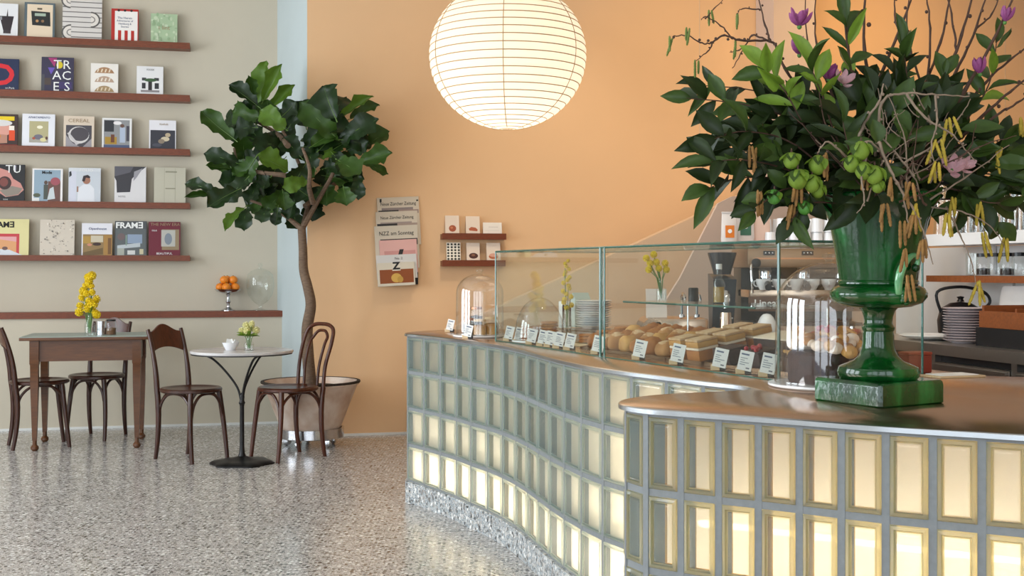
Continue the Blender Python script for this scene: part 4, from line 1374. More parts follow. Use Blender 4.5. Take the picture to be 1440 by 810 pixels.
# ------------------------------------------------------------------ fiddle-leaf fig in its pot
FP = px(437, 627, 8.78); FP.z = 0
fig = thing('fiddle_leaf_fig', 'tall fiddle-leaf fig tree in a pale pot in the corner', 'tree', FP)
dolly = thing('plant_dolly', 'round steel plant dolly on chrome casters under the fig pot', 'dolly', FP)
MB().lathe([(0, .065), (.235, .065), (.24, .07), (.24, .135), (.225, .135), (.225, .08), (0, .08)], 40).build('tray', mt['silver'], dolly)
for k in range(5):
    a = R(250 + 72 * k)
    c = Vector((.175 * math.cos(a), .175 * math.sin(a), 0))
    MB().lathe([(0, -.012), (.024, -.012), (.032, -.008), (.032, .008), (.024, .012), (0, .012)], 16).xf(Matrix.Translation(c + Vector((0, 0, .0322))) @ Matrix.Rotation(a * 1.7, 4, 'Z') @ Matrix.Rotation(PI / 2, 4, 'X')).build('caster', mt['chrome'], dolly)
    MB().lathe([(0, .04), (.01, .04), (.01, .066), (0, .066)], 10, c.x, c.y).build('caster_stem', mt['iron'], dolly)
pot = thing('plant_pot', 'wide flaring pale terracotta pot holding the fig tree', 'pot', FP + Vector((0, 0, .081)))
PZ = .39
MB().lathe([(0, 0), (.19, 0), (.2, .012), (.335, PZ - .03), (.352, PZ - .02), (.356, PZ), (.335, PZ), (.325, PZ - .03), (.31, PZ - .05)], 48).build('body', mt['pot'], pot)
MB().lathe([(.3565, PZ - .012), (.359, PZ - .004), (.357, PZ + .003), (.333, PZ + .003)], 48).build('stained_rim', mt['soil'], pot, label='dark weathered rim')
MB().lathe([(.318, PZ - .05), (.2, PZ - .035), (0, PZ - .03)], 32).build('soil', mt['soil'], pot)
PZW = .081 + PZ


def F3(cx, cy, dz=0.0):
    """crown point given in the enlarged crown view, relative to the pot base"""
    x = 250 + cx / 3.115; y = 70 + cy / 3.115
    return px(x, y, 8.78 + dz) - FP


def T3(x, y, dz=0.0):
    return px(x, y, 8.78 + dz) - FP


MB().tube(catmull([(0, 0, PZW - .04), T3(433, 500, 0), T3(432, 462, .02), T3(437, 430, 0), T3(433, 405, 0), T3(427, 380, .02), T3(426, 350, 0), T3(424, 318, 0)], 6), [.046 - .0004 * i for i in range(43)], 12).build('trunk', mt['bark'], fig)
limbs = [
    [T3(424, 322), T3(410, 312, -.05), T3(395, 302, -.1), T3(372, 290, -.12), T3(345, 280, -.15)],
    [T3(425, 322), T3(428, 300, .05), T3(430, 270, .08), T3(418, 235, .05), T3(400, 195, .0), T3(372, 150, 0)],
    [T3(425, 322), T3(434, 300, -.04), T3(448, 270, -.1), T3(466, 235, -.12), T3(476, 190, -.05), T3(468, 160, 0)],
    [T3(429, 290, .02), T3(455, 268, .12), T3(480, 245, .15), T3(505, 225, .1)],
    [T3(420, 250, .05), T3(395, 245, -.1), T3(360, 240, -.15), T3(330, 232, -.1), T3(322, 205, -.1)],
    [T3(405, 205, 0), T3(385, 185, .15), T3(350, 165, .1)],
    [T3(440, 285, -.05), T3(432, 262, -.25), T3(430, 235, -.35), T3(420, 205, -.3)],
]
for l in limbs:
    l = [p + Vector((0, .16 * min(1, i / 2), 0)) for i, p in enumerate(l)]
    P = catmull(l, 5)
    MB().tube(P, [.022 * (1 - .62 * i / len(P)) for i in range(len(P))], 8).build('branch', mt['bark'], fig)


def fiddle(name, mat, curl, fold, seed):
    """lyre-shaped leaf with a ragged wavy edge and a pale midrib, length along +y"""
    prof = [(0, .02), (.05, .17), (.12, .27), (.2, .3), (.28, .27), (.36, .29), (.45, .36), (.54, .42), (.62, .48), (.7, .5), (.78, .49), (.86, .4), (.92, .27), (.97, .14), (1.03, .01)]
    qq = random.Random(seed)
    vs = []; fs = []
    for i, (y, w) in enumerate(prof):
        zc = curl * (y - .35) ** 2
        for u in (-1, -.5, 0, .5, 1):
            k = 1 + (qq.uniform(-.17, .12) if abs(u) == 1 else 0)
            x = u * w * k
            wob = (.055 * math.sin(i * 1.35 + seed + u) + qq.uniform(-.02, .02)) * u * u
            z = -zc + fold * abs(u) ** 1.5 * w + wob - (.012 if u == 0 else 0)
            vs.append((x, y + (qq.uniform(-.015, .015) if abs(u) == 1 else 0), z))
    for i in range(len(prof) - 1):
        for j in range(4):
            a = i * 5 + j
            fs.append((a, a + 1, a + 6, a + 5))
    mb = MB().add(vs, fs)
    mb.m = 1
    mb.tube([(0, -.12, .0 - curl * .12), (0, 0, -curl * .1225 - .002), (0, .5, -curl * .0225 - .008), (0, .95, -curl * .36 - .008)], [.02, .016, .011, .004], 5)
    return mb.mesh(name, [mat, mt['vein']], angle=70)


fl_m = {}
for mm in ('fig_leaf', 'fig_leaf_dark', 'fig_leaf_light'):
    fl_m[mm] = [fiddle('leaf', mt[mm], c, f, s) for c, f, s in ((.35, .3, 1), (.5, .2, 2), (.2, .45, 3), (-.25, .3, 4))]
fq = random.Random(5)
G, D, L_ = 'fig_leaf', 'fig_leaf_dark', 'fig_leaf_light'
# base -> tip in the enlarged crown view, width in its pixels
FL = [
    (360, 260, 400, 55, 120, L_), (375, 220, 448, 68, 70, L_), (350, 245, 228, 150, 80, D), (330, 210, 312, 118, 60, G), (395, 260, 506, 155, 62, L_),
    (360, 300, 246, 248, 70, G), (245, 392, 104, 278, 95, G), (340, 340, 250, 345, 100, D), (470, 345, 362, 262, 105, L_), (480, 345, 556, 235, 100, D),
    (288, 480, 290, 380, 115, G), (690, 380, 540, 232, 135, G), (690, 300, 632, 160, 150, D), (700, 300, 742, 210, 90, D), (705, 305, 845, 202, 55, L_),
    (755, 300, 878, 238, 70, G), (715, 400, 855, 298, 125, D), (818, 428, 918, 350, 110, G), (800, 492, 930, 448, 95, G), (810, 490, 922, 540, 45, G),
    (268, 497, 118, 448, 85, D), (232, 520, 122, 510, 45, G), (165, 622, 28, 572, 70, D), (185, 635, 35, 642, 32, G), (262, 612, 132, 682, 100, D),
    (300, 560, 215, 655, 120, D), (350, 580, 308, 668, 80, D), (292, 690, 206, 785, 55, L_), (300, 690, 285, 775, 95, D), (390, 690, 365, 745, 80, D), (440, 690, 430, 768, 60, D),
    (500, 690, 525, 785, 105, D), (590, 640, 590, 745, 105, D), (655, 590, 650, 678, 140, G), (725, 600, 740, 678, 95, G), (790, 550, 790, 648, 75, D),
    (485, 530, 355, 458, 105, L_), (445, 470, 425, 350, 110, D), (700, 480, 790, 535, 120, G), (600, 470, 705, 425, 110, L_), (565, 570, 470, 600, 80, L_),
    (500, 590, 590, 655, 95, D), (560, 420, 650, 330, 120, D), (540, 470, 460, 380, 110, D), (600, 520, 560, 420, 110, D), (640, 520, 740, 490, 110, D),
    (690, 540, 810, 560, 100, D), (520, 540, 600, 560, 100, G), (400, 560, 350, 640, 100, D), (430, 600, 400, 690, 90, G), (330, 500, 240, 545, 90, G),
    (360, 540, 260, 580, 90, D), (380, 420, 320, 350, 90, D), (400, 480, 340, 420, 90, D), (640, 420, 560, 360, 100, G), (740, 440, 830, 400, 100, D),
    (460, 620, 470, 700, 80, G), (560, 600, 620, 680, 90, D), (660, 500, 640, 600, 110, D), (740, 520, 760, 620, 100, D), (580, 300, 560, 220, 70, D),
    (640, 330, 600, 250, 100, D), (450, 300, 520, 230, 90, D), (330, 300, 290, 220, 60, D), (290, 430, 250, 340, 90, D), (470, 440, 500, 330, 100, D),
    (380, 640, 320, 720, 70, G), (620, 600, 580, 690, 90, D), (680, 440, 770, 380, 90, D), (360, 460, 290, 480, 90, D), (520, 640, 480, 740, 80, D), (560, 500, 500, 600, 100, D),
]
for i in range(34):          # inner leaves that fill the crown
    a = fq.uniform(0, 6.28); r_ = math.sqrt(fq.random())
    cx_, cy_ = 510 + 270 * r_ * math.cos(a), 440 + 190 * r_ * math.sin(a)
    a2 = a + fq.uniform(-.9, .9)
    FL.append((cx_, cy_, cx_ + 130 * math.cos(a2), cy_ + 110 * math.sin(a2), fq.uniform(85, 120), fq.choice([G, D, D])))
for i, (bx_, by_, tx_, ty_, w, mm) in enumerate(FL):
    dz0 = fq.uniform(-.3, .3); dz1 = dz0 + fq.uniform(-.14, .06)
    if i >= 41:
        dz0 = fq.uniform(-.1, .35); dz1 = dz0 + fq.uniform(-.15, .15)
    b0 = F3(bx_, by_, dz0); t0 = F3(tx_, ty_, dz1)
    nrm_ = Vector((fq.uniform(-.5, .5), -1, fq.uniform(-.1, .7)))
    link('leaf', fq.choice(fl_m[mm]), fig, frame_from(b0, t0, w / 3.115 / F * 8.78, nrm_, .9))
# ------------------------------------------------------------------ glass display case
A0, A1, A2 = Vector((-.08, 5.93)), Vector((.355, 4.83)), Vector((.832, 3.77))
N0, N2 = Vector((.93, .368)), Vector((.911, .41))
N1 = (N0 + N2) / 2
CD = .58
B0, B1, B2 = A0 + N0 * CD, A1 + N1 * CD, A2 + N2 * CD
CZ0, CZ1 = TOP_Z + .001, TOP_Z + .443
case = thing('display_case', 'frameless glass display case on the steel worktop, full of pastries', 'display case', (A1.x, A1.y, CZ0))
CO = Vector((A1.x, A1.y))


def pane(p, q, z0, z1, th=.007, name='pane'):
    p = p - CO; q = q - CO
    d = (q - p).normalized(); n = Vector((-d.y, d.x)) * th
    return MB().prism([tuple(p), tuple(q), tuple(q + n), tuple(p + n)], z0 - CZ0, z1 - CZ0).build(name, mt['pane'], case, smooth=False)


def edge(a, b, r=.0045):
    """green polished edge of a pane"""
    a = Vector(a) - Vector((CO.x, CO.y, CZ0)); b = Vector(b) - Vector((CO.x, CO.y, CZ0))
    d = (b - a).normalized()
    s = d.orthogonal().normalized() if abs(d.z) < .9 else Vector((1, 0, 0))
    return MB().tube([a, b], r, 4).build('glass_edge', mt['pane_edge'], case, smooth=False)


g = .004
d01 = (A1 - A0).normalized(); d12 = (A2 - A1).normalized()
pane(A0 + d01 * g, A1 - d01 * g, CZ0, CZ1 - .008)
pane(A1 + d12 * g, A2 - d12 * g, CZ0, CZ1 - .008)
pane(A0, B0, CZ0, CZ1 - .008)
pane(A2, B2, CZ0, CZ1 - .008)
for (p, q, r_, s_) in ((A0, A1, B1, B0), (A1, A2, B2, B1)):
    MB().prism([tuple(v - CO) for v in (p, q, r_, s_)], CZ1 - .008 - CZ0, CZ1 - CZ0).build('top_pane', mt['pane'], case, smooth=False)
zt = CZ1 - .004


def P3(v, z):
    return (v.x, v.y, z)


for p, q in ((A0, A1), (A1, A2), (A2, B2), (A0, B0), (B0, B1), (B1, B2)):
    edge(P3(p, zt), P3(q, zt), .0042)
for p, r_ in ((A0, .0035), (A1 + d01 * -.004, .005), (A1 + d12 * .03, .0035), (A2, .0052), (B0, .003), (B2, .004)):
    edge(P3(p, CZ0), P3(p, CZ1 - .004), r_)
edge(P3(A0, CZ0 + .002), P3(A1, CZ0 + .002), .002); edge(P3(A1, CZ0 + .002), P3(A2, CZ0 + .002), .002)
# middle glass shelf of the right-hand half
SHELF_Z = CZ0 + .224
m0 = A1 + d12 * .02 + N1 * .09; m1 = A2 - d12 * .25 + N2 * .09
MB().prism([tuple(v - CO) for v in (m0, m1, m1 + N2 * .3, m0 + N1 * .3)], SHELF_Z - .007 - CZ0, SHELF_Z - CZ0).build('glass_shelf', mt['pane'], case, smooth=False)
edge(P3(m0, SHELF_Z - .0035), P3(m1, SHELF_Z - .0035), .0036)
for v in (m1 + N2 * .3, m0 + N1 * .3):
    w = v - CO
    MB().lathe([(0, 0), (.004, 0), (.004, SHELF_Z - .007 - CZ0), (0, SHELF_Z - .007 - CZ0)], 8, w.x, w.y).build('shelf_post', mt['chrome'], case)


def cs(s, t):
    """point in the case: s runs 0..1 over the left half and 1..2 over the right, t metres behind the front glass"""
    if s <= 1:
        return A0 + (A1 - A0) * s + N1 * t
    return A1 + (A2 - A1) * (s - 1) + N1 * t


def ray_line(x, p, d):
    """where the line of sight through photograph column x crosses the plan line p + t d"""
    k = (x - 720) / F
    t = (k * p.y - p.x) / (d.x - k * d.y)
    return p + d * t



RC = math.atan2(d12.y, d12.x)          # along the right half
RC0 = math.atan2(d01.y, d01.x)
pr = random.Random(33)


def lumpy(mb, seed, amt):
    qq = random.Random(seed)
    ph = [qq.uniform(0, 6) for _ in range(6)]
    mb.v = [(x * (1 + amt * math.sin(9 * z / .04 + 7 * y / .04 + ph[0])), y * (1 + amt * math.sin(6 * x / .04 + ph[1])), z * (1 + amt * math.sin(5 * x / .04 + 4 * y / .04 + ph[2]))) for x, y, z in mb.v]
    return mb


bun_prof = [(0, 0), (.03, 0), (.038, .008), (.041, .022), (.036, .038), (.022, .05), (0, .054)]
bun_m = [lumpy(MB().lathe(bun_prof, 18), k, .05).mesh('crust', mt[m_], angle=80) for k, m_ in enumerate(('bread', 'bread_pale', 'sugar'))]
sugar_m = lumpy(MB().lathe([(.034, .037), (.025, .0485), (.012, .0545), (0, .0558)], 18), 2, .02).mesh('sugar_dusting', mt['dust'], angle=80)


def croissant_mesh(mat):
    mb = MB()
    P = []; rr = []
    for i in range(15):
        u = -1 + 2 * i / 14
        P.append((.055 * math.sin(u * 1.25), .03 * (1 - math.cos(u * 1.25)), .022 * (1 - .35 * abs(u))))
        rr.append((.024 * (1 - abs(u) ** 1.6) + .006) * (1.1 if i % 2 else .94))
    return mb.tube(P, rr, 10).mesh('crust', mat, angle=80)


croi = croissant_mesh(mt['bread'])


SLOPE = .17


def ZT(t, t0=.13):
    return CZ0 + .0055 + (t - t0) * math.tan(SLOPE)


def s_of(x, t):
    p = ray_line(x, A1 + N1 * t, A2 - A1) - (A1 + N1 * t)
    return 1 + p.dot(A2 - A1) / (A2 - A1).length_squared


def tray(s0, s1, t0, t1, label, z=CZ0 + .0005, mat='steel'):
    a = cs((s0 + s1) / 2, (t0 + t1) / 2)
    o = thing('tray', label, 'tray', (a.x, a.y, z + (W_0 := (t1 - t0) / 2) * math.tan(SLOPE)), RC, tilt=SLOPE)
    L_ = (cs(s1, t0) - cs(s0, t0)).length / 2; W_ = (t1 - t0) / 2
    MB().box(-L_, -W_, 0, L_, W_, .003).build('base', mt[mat], o, smooth=False)
    r = MB()
    for b in ((-L_, -W_, L_, -W_ + .004), (-L_, W_ - .004, L_, W_), (-L_, -W_, -L_ + .004, W_), (L_ - .004, -W_, L_, W_)):
        r.box(b[0], b[1], .003, b[2], b[3], .013)
    r.build('rim', mt[mat], o, smooth=False)
    return o


TZc = CZ0 + .0045
tray(.62, 1.22, .13, .50, 'steel tray of round buns and croissants in the glass case')
tray(1.235, 1.445, .13, .50, 'steel tray of cream-topped cake squares in the glass case')
tray(1.46, 1.95, .13, .50, 'steel tray of dark chocolate cakes in the glass case')
tray(.40, .60, .20, .50, 'small wooden tray of flat brown biscuits in the glass case', mat='label_wood')
rows_ = ['front', 'second', 'third', 'rear']
ordinal = ['first', 'second', 'third', 'fourth', 'fifth', 'sixth', 'seventh', 'eighth', 'ninth']
bsz = 0
for r in range(4):
    for k in range(7):
        a = cs(.665 + .085 * k + .01 * (r % 2), .175 + .092 * r)
        if r == 3 and k % 1 == 0:
            o = thing('croissant', '%s golden croissant from the far end of the rear pastry row' % ordinal[k], 'pastry', (a.x, a.y, ZT(.175 + .092 * r)), RC + PI / 2 + pr.uniform(-.3, .3), 'croissants in the glass case')
            link('crust', croi, o, Matrix.Scale(1.05, 4))
            continue
        kind = (k * 2 + r * 3) % 5
        mi = 0 if kind in (0, 3) else (1 if kind == 1 else 2)
        lab = '%s %s from the far end of the %s bun row in the case' % (ordinal[k], ['brown crusty bun', 'pale round bun', 'sugar-dusted bun'][mi], rows_[r])
        o = thing('bun', lab, 'pastry', (a.x, a.y, ZT(.175 + .092 * r)), pr.uniform(0, 6), 'buns in the glass case')
        sc = Matrix.Diagonal((pr.uniform(1.0, 1.12), pr.uniform(1.0, 1.12), pr.uniform(1.05, 1.35), 1))
        link('crust', bun_m[mi], o, sc)
        if mi == 2:
            link('sugar_dusting', sugar_m, o, sc)


def cake(s, t, lx, ly, layers, label, z=None, name='cake', group=None, toppings=(), rz=None):
    a = cs(s, t)
    o = thing(name, label, 'cake', (a.x, a.y, ZT(t) + .001), RC if rz is None else rz, group, tilt=SLOPE)
    zz = 0
    for nm, h, mat in layers:
        mb = MB().box(-lx / 2, -ly / 2, zz, lx / 2, ly / 2, zz + h, .004)
        mb.build(nm, mt[mat], o); zz += h
    for nm, me, pts in toppings:
        for p in pts:
            link(nm, me, o, Matrix.Translation((p[0], p[1], zz + p[2])))
    return o


berry_m = MB().ball((0, 0, .006), .009, 8, 6).mesh('berry', mt['berry'])
nut_m = MB().ball((0, 0, .004), .008, 7, 5, (1.2, .8, .7)).mesh('nut', mt['bread_pale'])
for i in range(2):
    for j in range(3):
        cake(1.285 + .1 * i, .19 + .12 * j, .085, .09, [('sponge', .04, 'bread'), ('cream_layer', .01, 'cream'), ('sponge_top', .022, 'bread_pale'), ('icing', .009, 'dust')],
             '%s cream-iced cake square of the %s row in the case' % (['far', 'near'][i], ['front', 'middle', 'rear'][j]), name='cake_square', group='cake squares in the glass case')
pts = [(pr.uniform(-.09, .09), pr.uniform(-.055, .055), 0) for _ in range(26)]
cake(1.575, .40, .22, .13, [('sponge', .055, 'choc'), ('cream_layer', .006, 'cream')], 'chocolate slab cake under white icing at the rear of the case', toppings=())
cake(1.81, .40, .24, .13, [('sponge', .075, 'choc')], 'chocolate loaf cake heaped with red berries in the case', toppings=[('berry', berry_m, pts), ('nut', nut_m, [(.03 + pr.uniform(-.03, .05), pr.uniform(-.05, .05), .008) for _ in range(8)])])
sq_pts = [(pr.uniform(-.04, .04), pr.uniform(-.035, .035), 0) for _ in range(9)]
cake(1.53, .2, .1, .09, [('sponge', .05, 'choc'), ('icing', .006, 'choc')], 'plain dark chocolate square at the front of the case', name='chocolate_square', group='chocolate squares in the glass case')
cake(1.685, .2, .1, .09, [('sponge', .05, 'choc'), ('icing', .006, 'choc')], 'dark chocolate square topped with red berries at the front of the case', name='chocolate_square', group='chocolate squares in the glass case', toppings=[('berry', berry_m, sq_pts)])
cake(1.84, .2, .1, .09, [('sponge', .05, 'choc'), ('icing', .006, 'choc')], 'dark chocolate square topped with pale nuts at the front of the case', name='chocolate_square', group='chocolate squares in the glass case', toppings=[('nut', nut_m, sq_pts)])
bis_m = MB().lathe([(0, 0), (.038, 0), (.04, .005), (.036, .011), (0, .013)], 18).mesh('biscuit', mt['bread'])
for r in range(3):
    for k in range(2):
        a = cs(.45 + .1 * k, .25 + .09 * r)
        for h in range(3):
            o = link('biscuit', bis_m, None, Matrix.Translation((a.x + pr.uniform(-.003, .003), a.y + pr.uniform(-.003, .003), ZT(.25 + .09 * r, .2) + .004 + .0132 * h)))
            tag(o, '%s flat brown biscuit of the %s stack, %s row, on the wooden tray' % (['bottom', 'middle', 'top'][h], ['far', 'near'][k], ['front', 'middle', 'rear'][r]), 'biscuit', 'biscuits in the glass case')

# ------------------------------------------------------------------ glass domes
def dome(label, loc, r, h, plate, knob=True, plate_mat='china', hemi=False):
    o = thing('glass_cloche', label, 'cloche', loc)
    MB().lathe([(0, 0), (r * 1.06, 0), (r * 1.13, .006), (r * 1.13, .012), (r * 1.02, .012), (0, .01)], 44).build('plate', mt[plate_mat], o)
    if hemi:
        prof = [(r, .0125), (r, h * .18)] + [(r * math.cos(a), h * .18 + h * .74 * math.sin(a)) for a in [PI / 2 * i / 12 for i in range(1, 12)]] + [(.012, h * .92)]
    else:
        b = h - r
        prof = [(r * 1.0, .0125), (r * .995, b * .5), (r * .985, b)] + [(r * .985 * math.cos(a), b + (h * .93 - b) * math.sin(a)) for a in [PI / 2 * i / 12 for i in range(1, 12)]] + [(.012, h * .93)]
    MB().lathe(prof, 56).build('dome', mt['dome'], o)
    MB().lathe([(r * 1.003, .0125), (r * 1.01, .016), (r * 1.003, .02)], 56).build('rim', mt['dome'], o)
    MB().lathe([(0, h * .925), (.012, h * .925), (.009, h * .94), (.02, h * .965), (.018, h * .99), (0, h)], 20).build('knob', mt['glass'], o)
    return o


dl = Vector((-.168, 6.30, TOP_Z + .0005))
dome('tall glass cloche at the far end of the worktop, outside the case', dl, .125, .355, .13)
jar_specs = [((-.055, -.035), .034, .075, 'dark_jar', 'dark jam jar under the tall cloche, leftmost'), ((.0, -.05), .036, .07, 'bread_pale', 'glass jar of pale biscuits in front under the tall cloche'),
             ((.06, -.01), .038, .08, 'bread_pale', 'glass jar of pale biscuits at the right under the tall cloche'), ((-.02, .05), .034, .13, 'dark_jar', 'taller dark jar at the back under the tall cloche')]
for (x, y), r, h, mat, lab in jar_specs:
    o = thing('jar', lab, 'jar', dl + Vector((x, y, .0125)), 0, 'jars under the tall cloche')
    MB().lathe([(0, 0), (r, 0), (r, h * .85), (r * .85, h)], 20).build('glass_body', mt['glass'], o)
    MB().lathe([(0, .003), (r * .92, .003), (r * .92, h * .72), (0, h * .78)], 18).build('contents', mt[mat], o)
    MB().lathe([(0, h), (r * .9, h), (r * .9, h + .012), (0, h + .014)], 20).build('lid', mt['label_wood'] if mat != 'dark_jar' else mt['copper'], o)
a = cs(.155, .17)
dl2 = Vector((.132, 5.80, CZ0 + .0005))
dome('low glass cloche over a heap of biscuits inside the case', dl2, .118, .235, .13, hemi=True)
heap = [(-.05, -.035, 0, 'left'), (.045, -.04, 0, 'right'), (.0, .055, 0, 'rear')]
for x, y, z, nm in heap:
    for k in range(7 if nm == 'right' else 5):
        o = link('biscuit', bis_m, None, Matrix.Translation(dl2 + Vector((x + pr.uniform(-.003, .003), y + pr.uniform(-.003, .003), .0125 + .0132 * k))))
        tag(o, '%s biscuit from the bottom of the %s stack under the low cloche' % (ordinal[k], nm), 'biscuit', 'biscuits under the low cloche')
big = Vector((.945, 3.605, TOP_Z + .0005))
dome('large glass cloche beside the green urn, over a dark cream cake', big, .158, .40, .165)
o = thing('layer_cake', 'dark chocolate cake heaped with pale meringue under the large cloche', 'cake', big + Vector((0, 0, .0125)))
MB().lathe([(0, 0), (.115, 0), (.12, .01), (.12, .085), (.11, .095), (0, .097)], 36).build('sponge', mt['choc'], o)
mer = []
for k in range(46):
    a = pr.uniform(0, 6.28); rr = .118 * math.sqrt(pr.random())
    h = .095 + .055 * (1 - (rr / .13) ** 2) * pr.uniform(.3, 1)
    me_ = MB().ball((0, 0, 0), pr.uniform(.013, .026), 8, 6, (1, 1, .8)).mesh('meringue', mt[pr.choice(['cream', 'cream', 'sugar', 'bread_pale'])])
    link('meringue', me_, o, Matrix.Translation((rr * math.cos(a), rr * math.sin(a), h)))
for k in range(7):
    a = pr.uniform(0, 6.28); rr = .09 * pr.random()
    link('berry', berry_m, o, Matrix.Translation((rr * math.cos(a), rr * math.sin(a), .155)))
for k in range(4):
    a = pr.uniform(0, 6.28); rr = .09 * pr.random()
    link('orange_slice', MB().lathe([(0, 0), (.018, 0), (.018, .006), (0, .006)], 12).mesh('orange_slice', mt['bread_pale']), o, Matrix.Translation((rr * math.cos(a), rr * math.sin(a), .15)) @ Euler((pr.uniform(-1, 1), pr.uniform(-1, 1), 0)).to_matrix().to_4x4())

# ------------------------------------------------------------------ price tags
blk_m = MB().box(-.015, -.012, 0, .015, .012, .02, .0015).mesh('block', mt['label_wood'])
clip_m = MB().box(.0155, -.011, 0, .037, .011, .016, .0015).mesh('clip', mt['black'])


def price_tag(x, label, line, w=.047, h=.066, roll=.0, loc=None):
    p = ray_line(x, *line) if loc is None else loc
    o = thing('price_tag', label, 'price tag', (p.x, p.y, TOP_Z + .0015), -.25 + roll * .3, 'price tags along the counter')
    link('block', blk_m, o); link('clip', clip_m, o)
    c = bpy.data.objects.new('card', MB().box(-w / 2, -.0006, 0, w / 2, .0006, h).mesh('card', mt['white_card'], smooth=False))
    C.objects.link(c); c.parent = o
    c.location = (.012, -.0135, .012); c.rotation_euler = (-.18, .2 + roll, 0)
    qq = random.Random(int(x))
    it = [('r', .12, .78, .12 + qq.uniform(.45, .7), .86, '55617c')]
    for k in range(4):
        it.append(('r', .12, .6 - .11 * k, .12 + qq.uniform(.3, .72), .64 - .11 * k, '8b8f98'))
    it.append(('r', .6, .1, .85, .17, '6a6f7a'))
    cover(it, w, h, -.0006, 'printed_lines', c)
    return o


line0 = (A0 + N1 * .045, (A1 - A0)); line1 = (A1 + N1 * .055, (A2 - A1))
lab0 = ['first price tag from the far end of the glass case', 'second price tag from the far end of the glass case', 'third price tag from the far end of the glass case', 'fourth price tag from the far end of the glass case', 'fifth price tag from the far end of the glass case', 'sixth price tag from the far end of the glass case', 'seventh price tag from the far end of the glass case']
for x, lab in zip((712, 726, 744, 759, 769.5, 782, 797), lab0):
    price_tag(x, 'white card, ' + lab, line0, .042, .062)
price_tag(836, 'white card on a pale block beside the vertical glass joint of the case', line0)
for x, lab in zip((894, 947, 1006, 1041, 1073), ('in front of the round buns in the case', 'in front of the cream cake squares in the case', 'before the plain chocolate square', 'before the chocolate square with berries', 'nearest the big cloche, last in the case')):
    price_tag(x, 'white card on a pale block ' + lab, line1)
price_tag(630, 'white card on a pale block, leftmost at the far end of the worktop', None, .04, .06, loc=Vector((-.36, 6.78)))
price_tag(655, 'white card on a dark block in front of the tall cloche', None, .04, .06, loc=Vector((-.235, 6.12)))

# ------------------------------------------------------------------ things on the glass shelf of the case
b = ray_line(930, m0 + N1 * .12, (A2 - A1))
v3 = bottle_vase('little glass vase with a mimosa sprig on the glass shelf', Vector((b.x, b.y, SHELF_Z + .0005)), .09, .02, [])
for k, (x, z) in enumerate(((-.06, .17), (-.045, .15), (-.03, .185), (-.02, .155), (.015, .15), (-.05, .125), (.02, .125), (-.01, .13))):
    MB().tube([(0, 0, .01), (x * .3, 0, .09), (x, .0, z)], .0016, 4).build('stem', mt['stem'], v3)
    link('blossom', pom_y, v3, Matrix.Translation((x, 0, z)) @ Matrix.Scale(.62, 4))
b = ray_line(1011, m0 + N1 * .16, (A2 - A1))
bt = thing('bottle', 'small pale bottle with a white cap on the glass shelf', 'bottle', (b.x, b.y, SHELF_Z + .0005))
MB().lathe([(0, 0), (.022, 0), (.023, .004), (.023, .07), (.011, .1), (.01, .125)], 18).build('glass_body', mt['glass'], bt)
MB().lathe([(0, .003), (.02, .003), (.02, .06), (0, .06)], 16).build('cordial', M('amber_cordial', 'c9a84e', .2, trans=.6), bt)
MB().lathe([(0, .126), (.0115, .126), (.0115, .146), (0, .146)], 14).build('cap', mt['white'], bt)
b = ray_line(975, m0 + N1 * .2, (A2 - A1))
tn = thing('tin_canister', 'small dark tin between the mimosa vase and the bottle', 'tin', (b.x, b.y, SHELF_Z + .0005))
MB().lathe([(0, 0), (.02, 0), (.02, .05), (.017, .054), (0, .054)], 18).build('body', mt['iron'], tn)
# ------------------------------------------------------------------ back counter, coffee machine, shelves behind the bar
sc = thing('service_counter', 'low wood-slatted counter behind the glass case carrying the coffee machine', 'counter', (1.2, 6.4, 0))
so = Vector((1.2, 6.4))
cpoly = [(.28, 7.12), (1.0, 6.16), (1.78, 6.16), (1.78, 6.56), (1.3, 6.95), (.7, 7.75)]
rel = [tuple(Vector(p) - so) for p in cpoly]
MB().prism(rel, 0.0, .89).build('body', mt['brown_panel'], sc, smooth=False)
MB().prism([(x * 1.0, y) for x, y in rel], .891, TOP_Z).build('worktop', mt['steel'], sc, smooth=False)
a_, b_ = Vector(rel[1]), Vector(rel[2])
for k in range(8):
    MB().box(a_.x + .01, a_.y - .012, .05 + .104 * k, b_.x - .01, a_.y, .05 + .104 * k + .096, .002).build('slat', mt['brown_panel'], sc, smooth=False)

# stack of plates and cartons on it
def plate_stack(label_each, grp, loc, r, n, th, mat, squish=1.0):
    me = MB().lathe([(0, 0), (r * .6, 0), (r * .62, .003), (r * .95, th * .9 + .004), (r, th * .9 + .006), (r * .97, th * .9 + .008), (r * .6, .006), (0, .005)], 36).mesh('plate', mt[mat])
    for k in range(n):
        o = link('plate', me, None, Matrix.Translation(Vector(loc) + Vector((pr.uniform(-.003, .003), pr.uniform(-.003, .003), .0005 + k * (th + .001)))))
        nth = ['topmost', 'second', 'third', 'fourth', 'fifth', 'sixth', 'seventh', 'eighth', 'ninth', 'tenth', 'eleventh', 'twelfth', 'thirteenth'][n - 1 - k]
        tag(o, ('topmost ' + label_each) if nth == 'topmost' else '%s from the top, %s' % (nth, label_each), 'plate', grp)


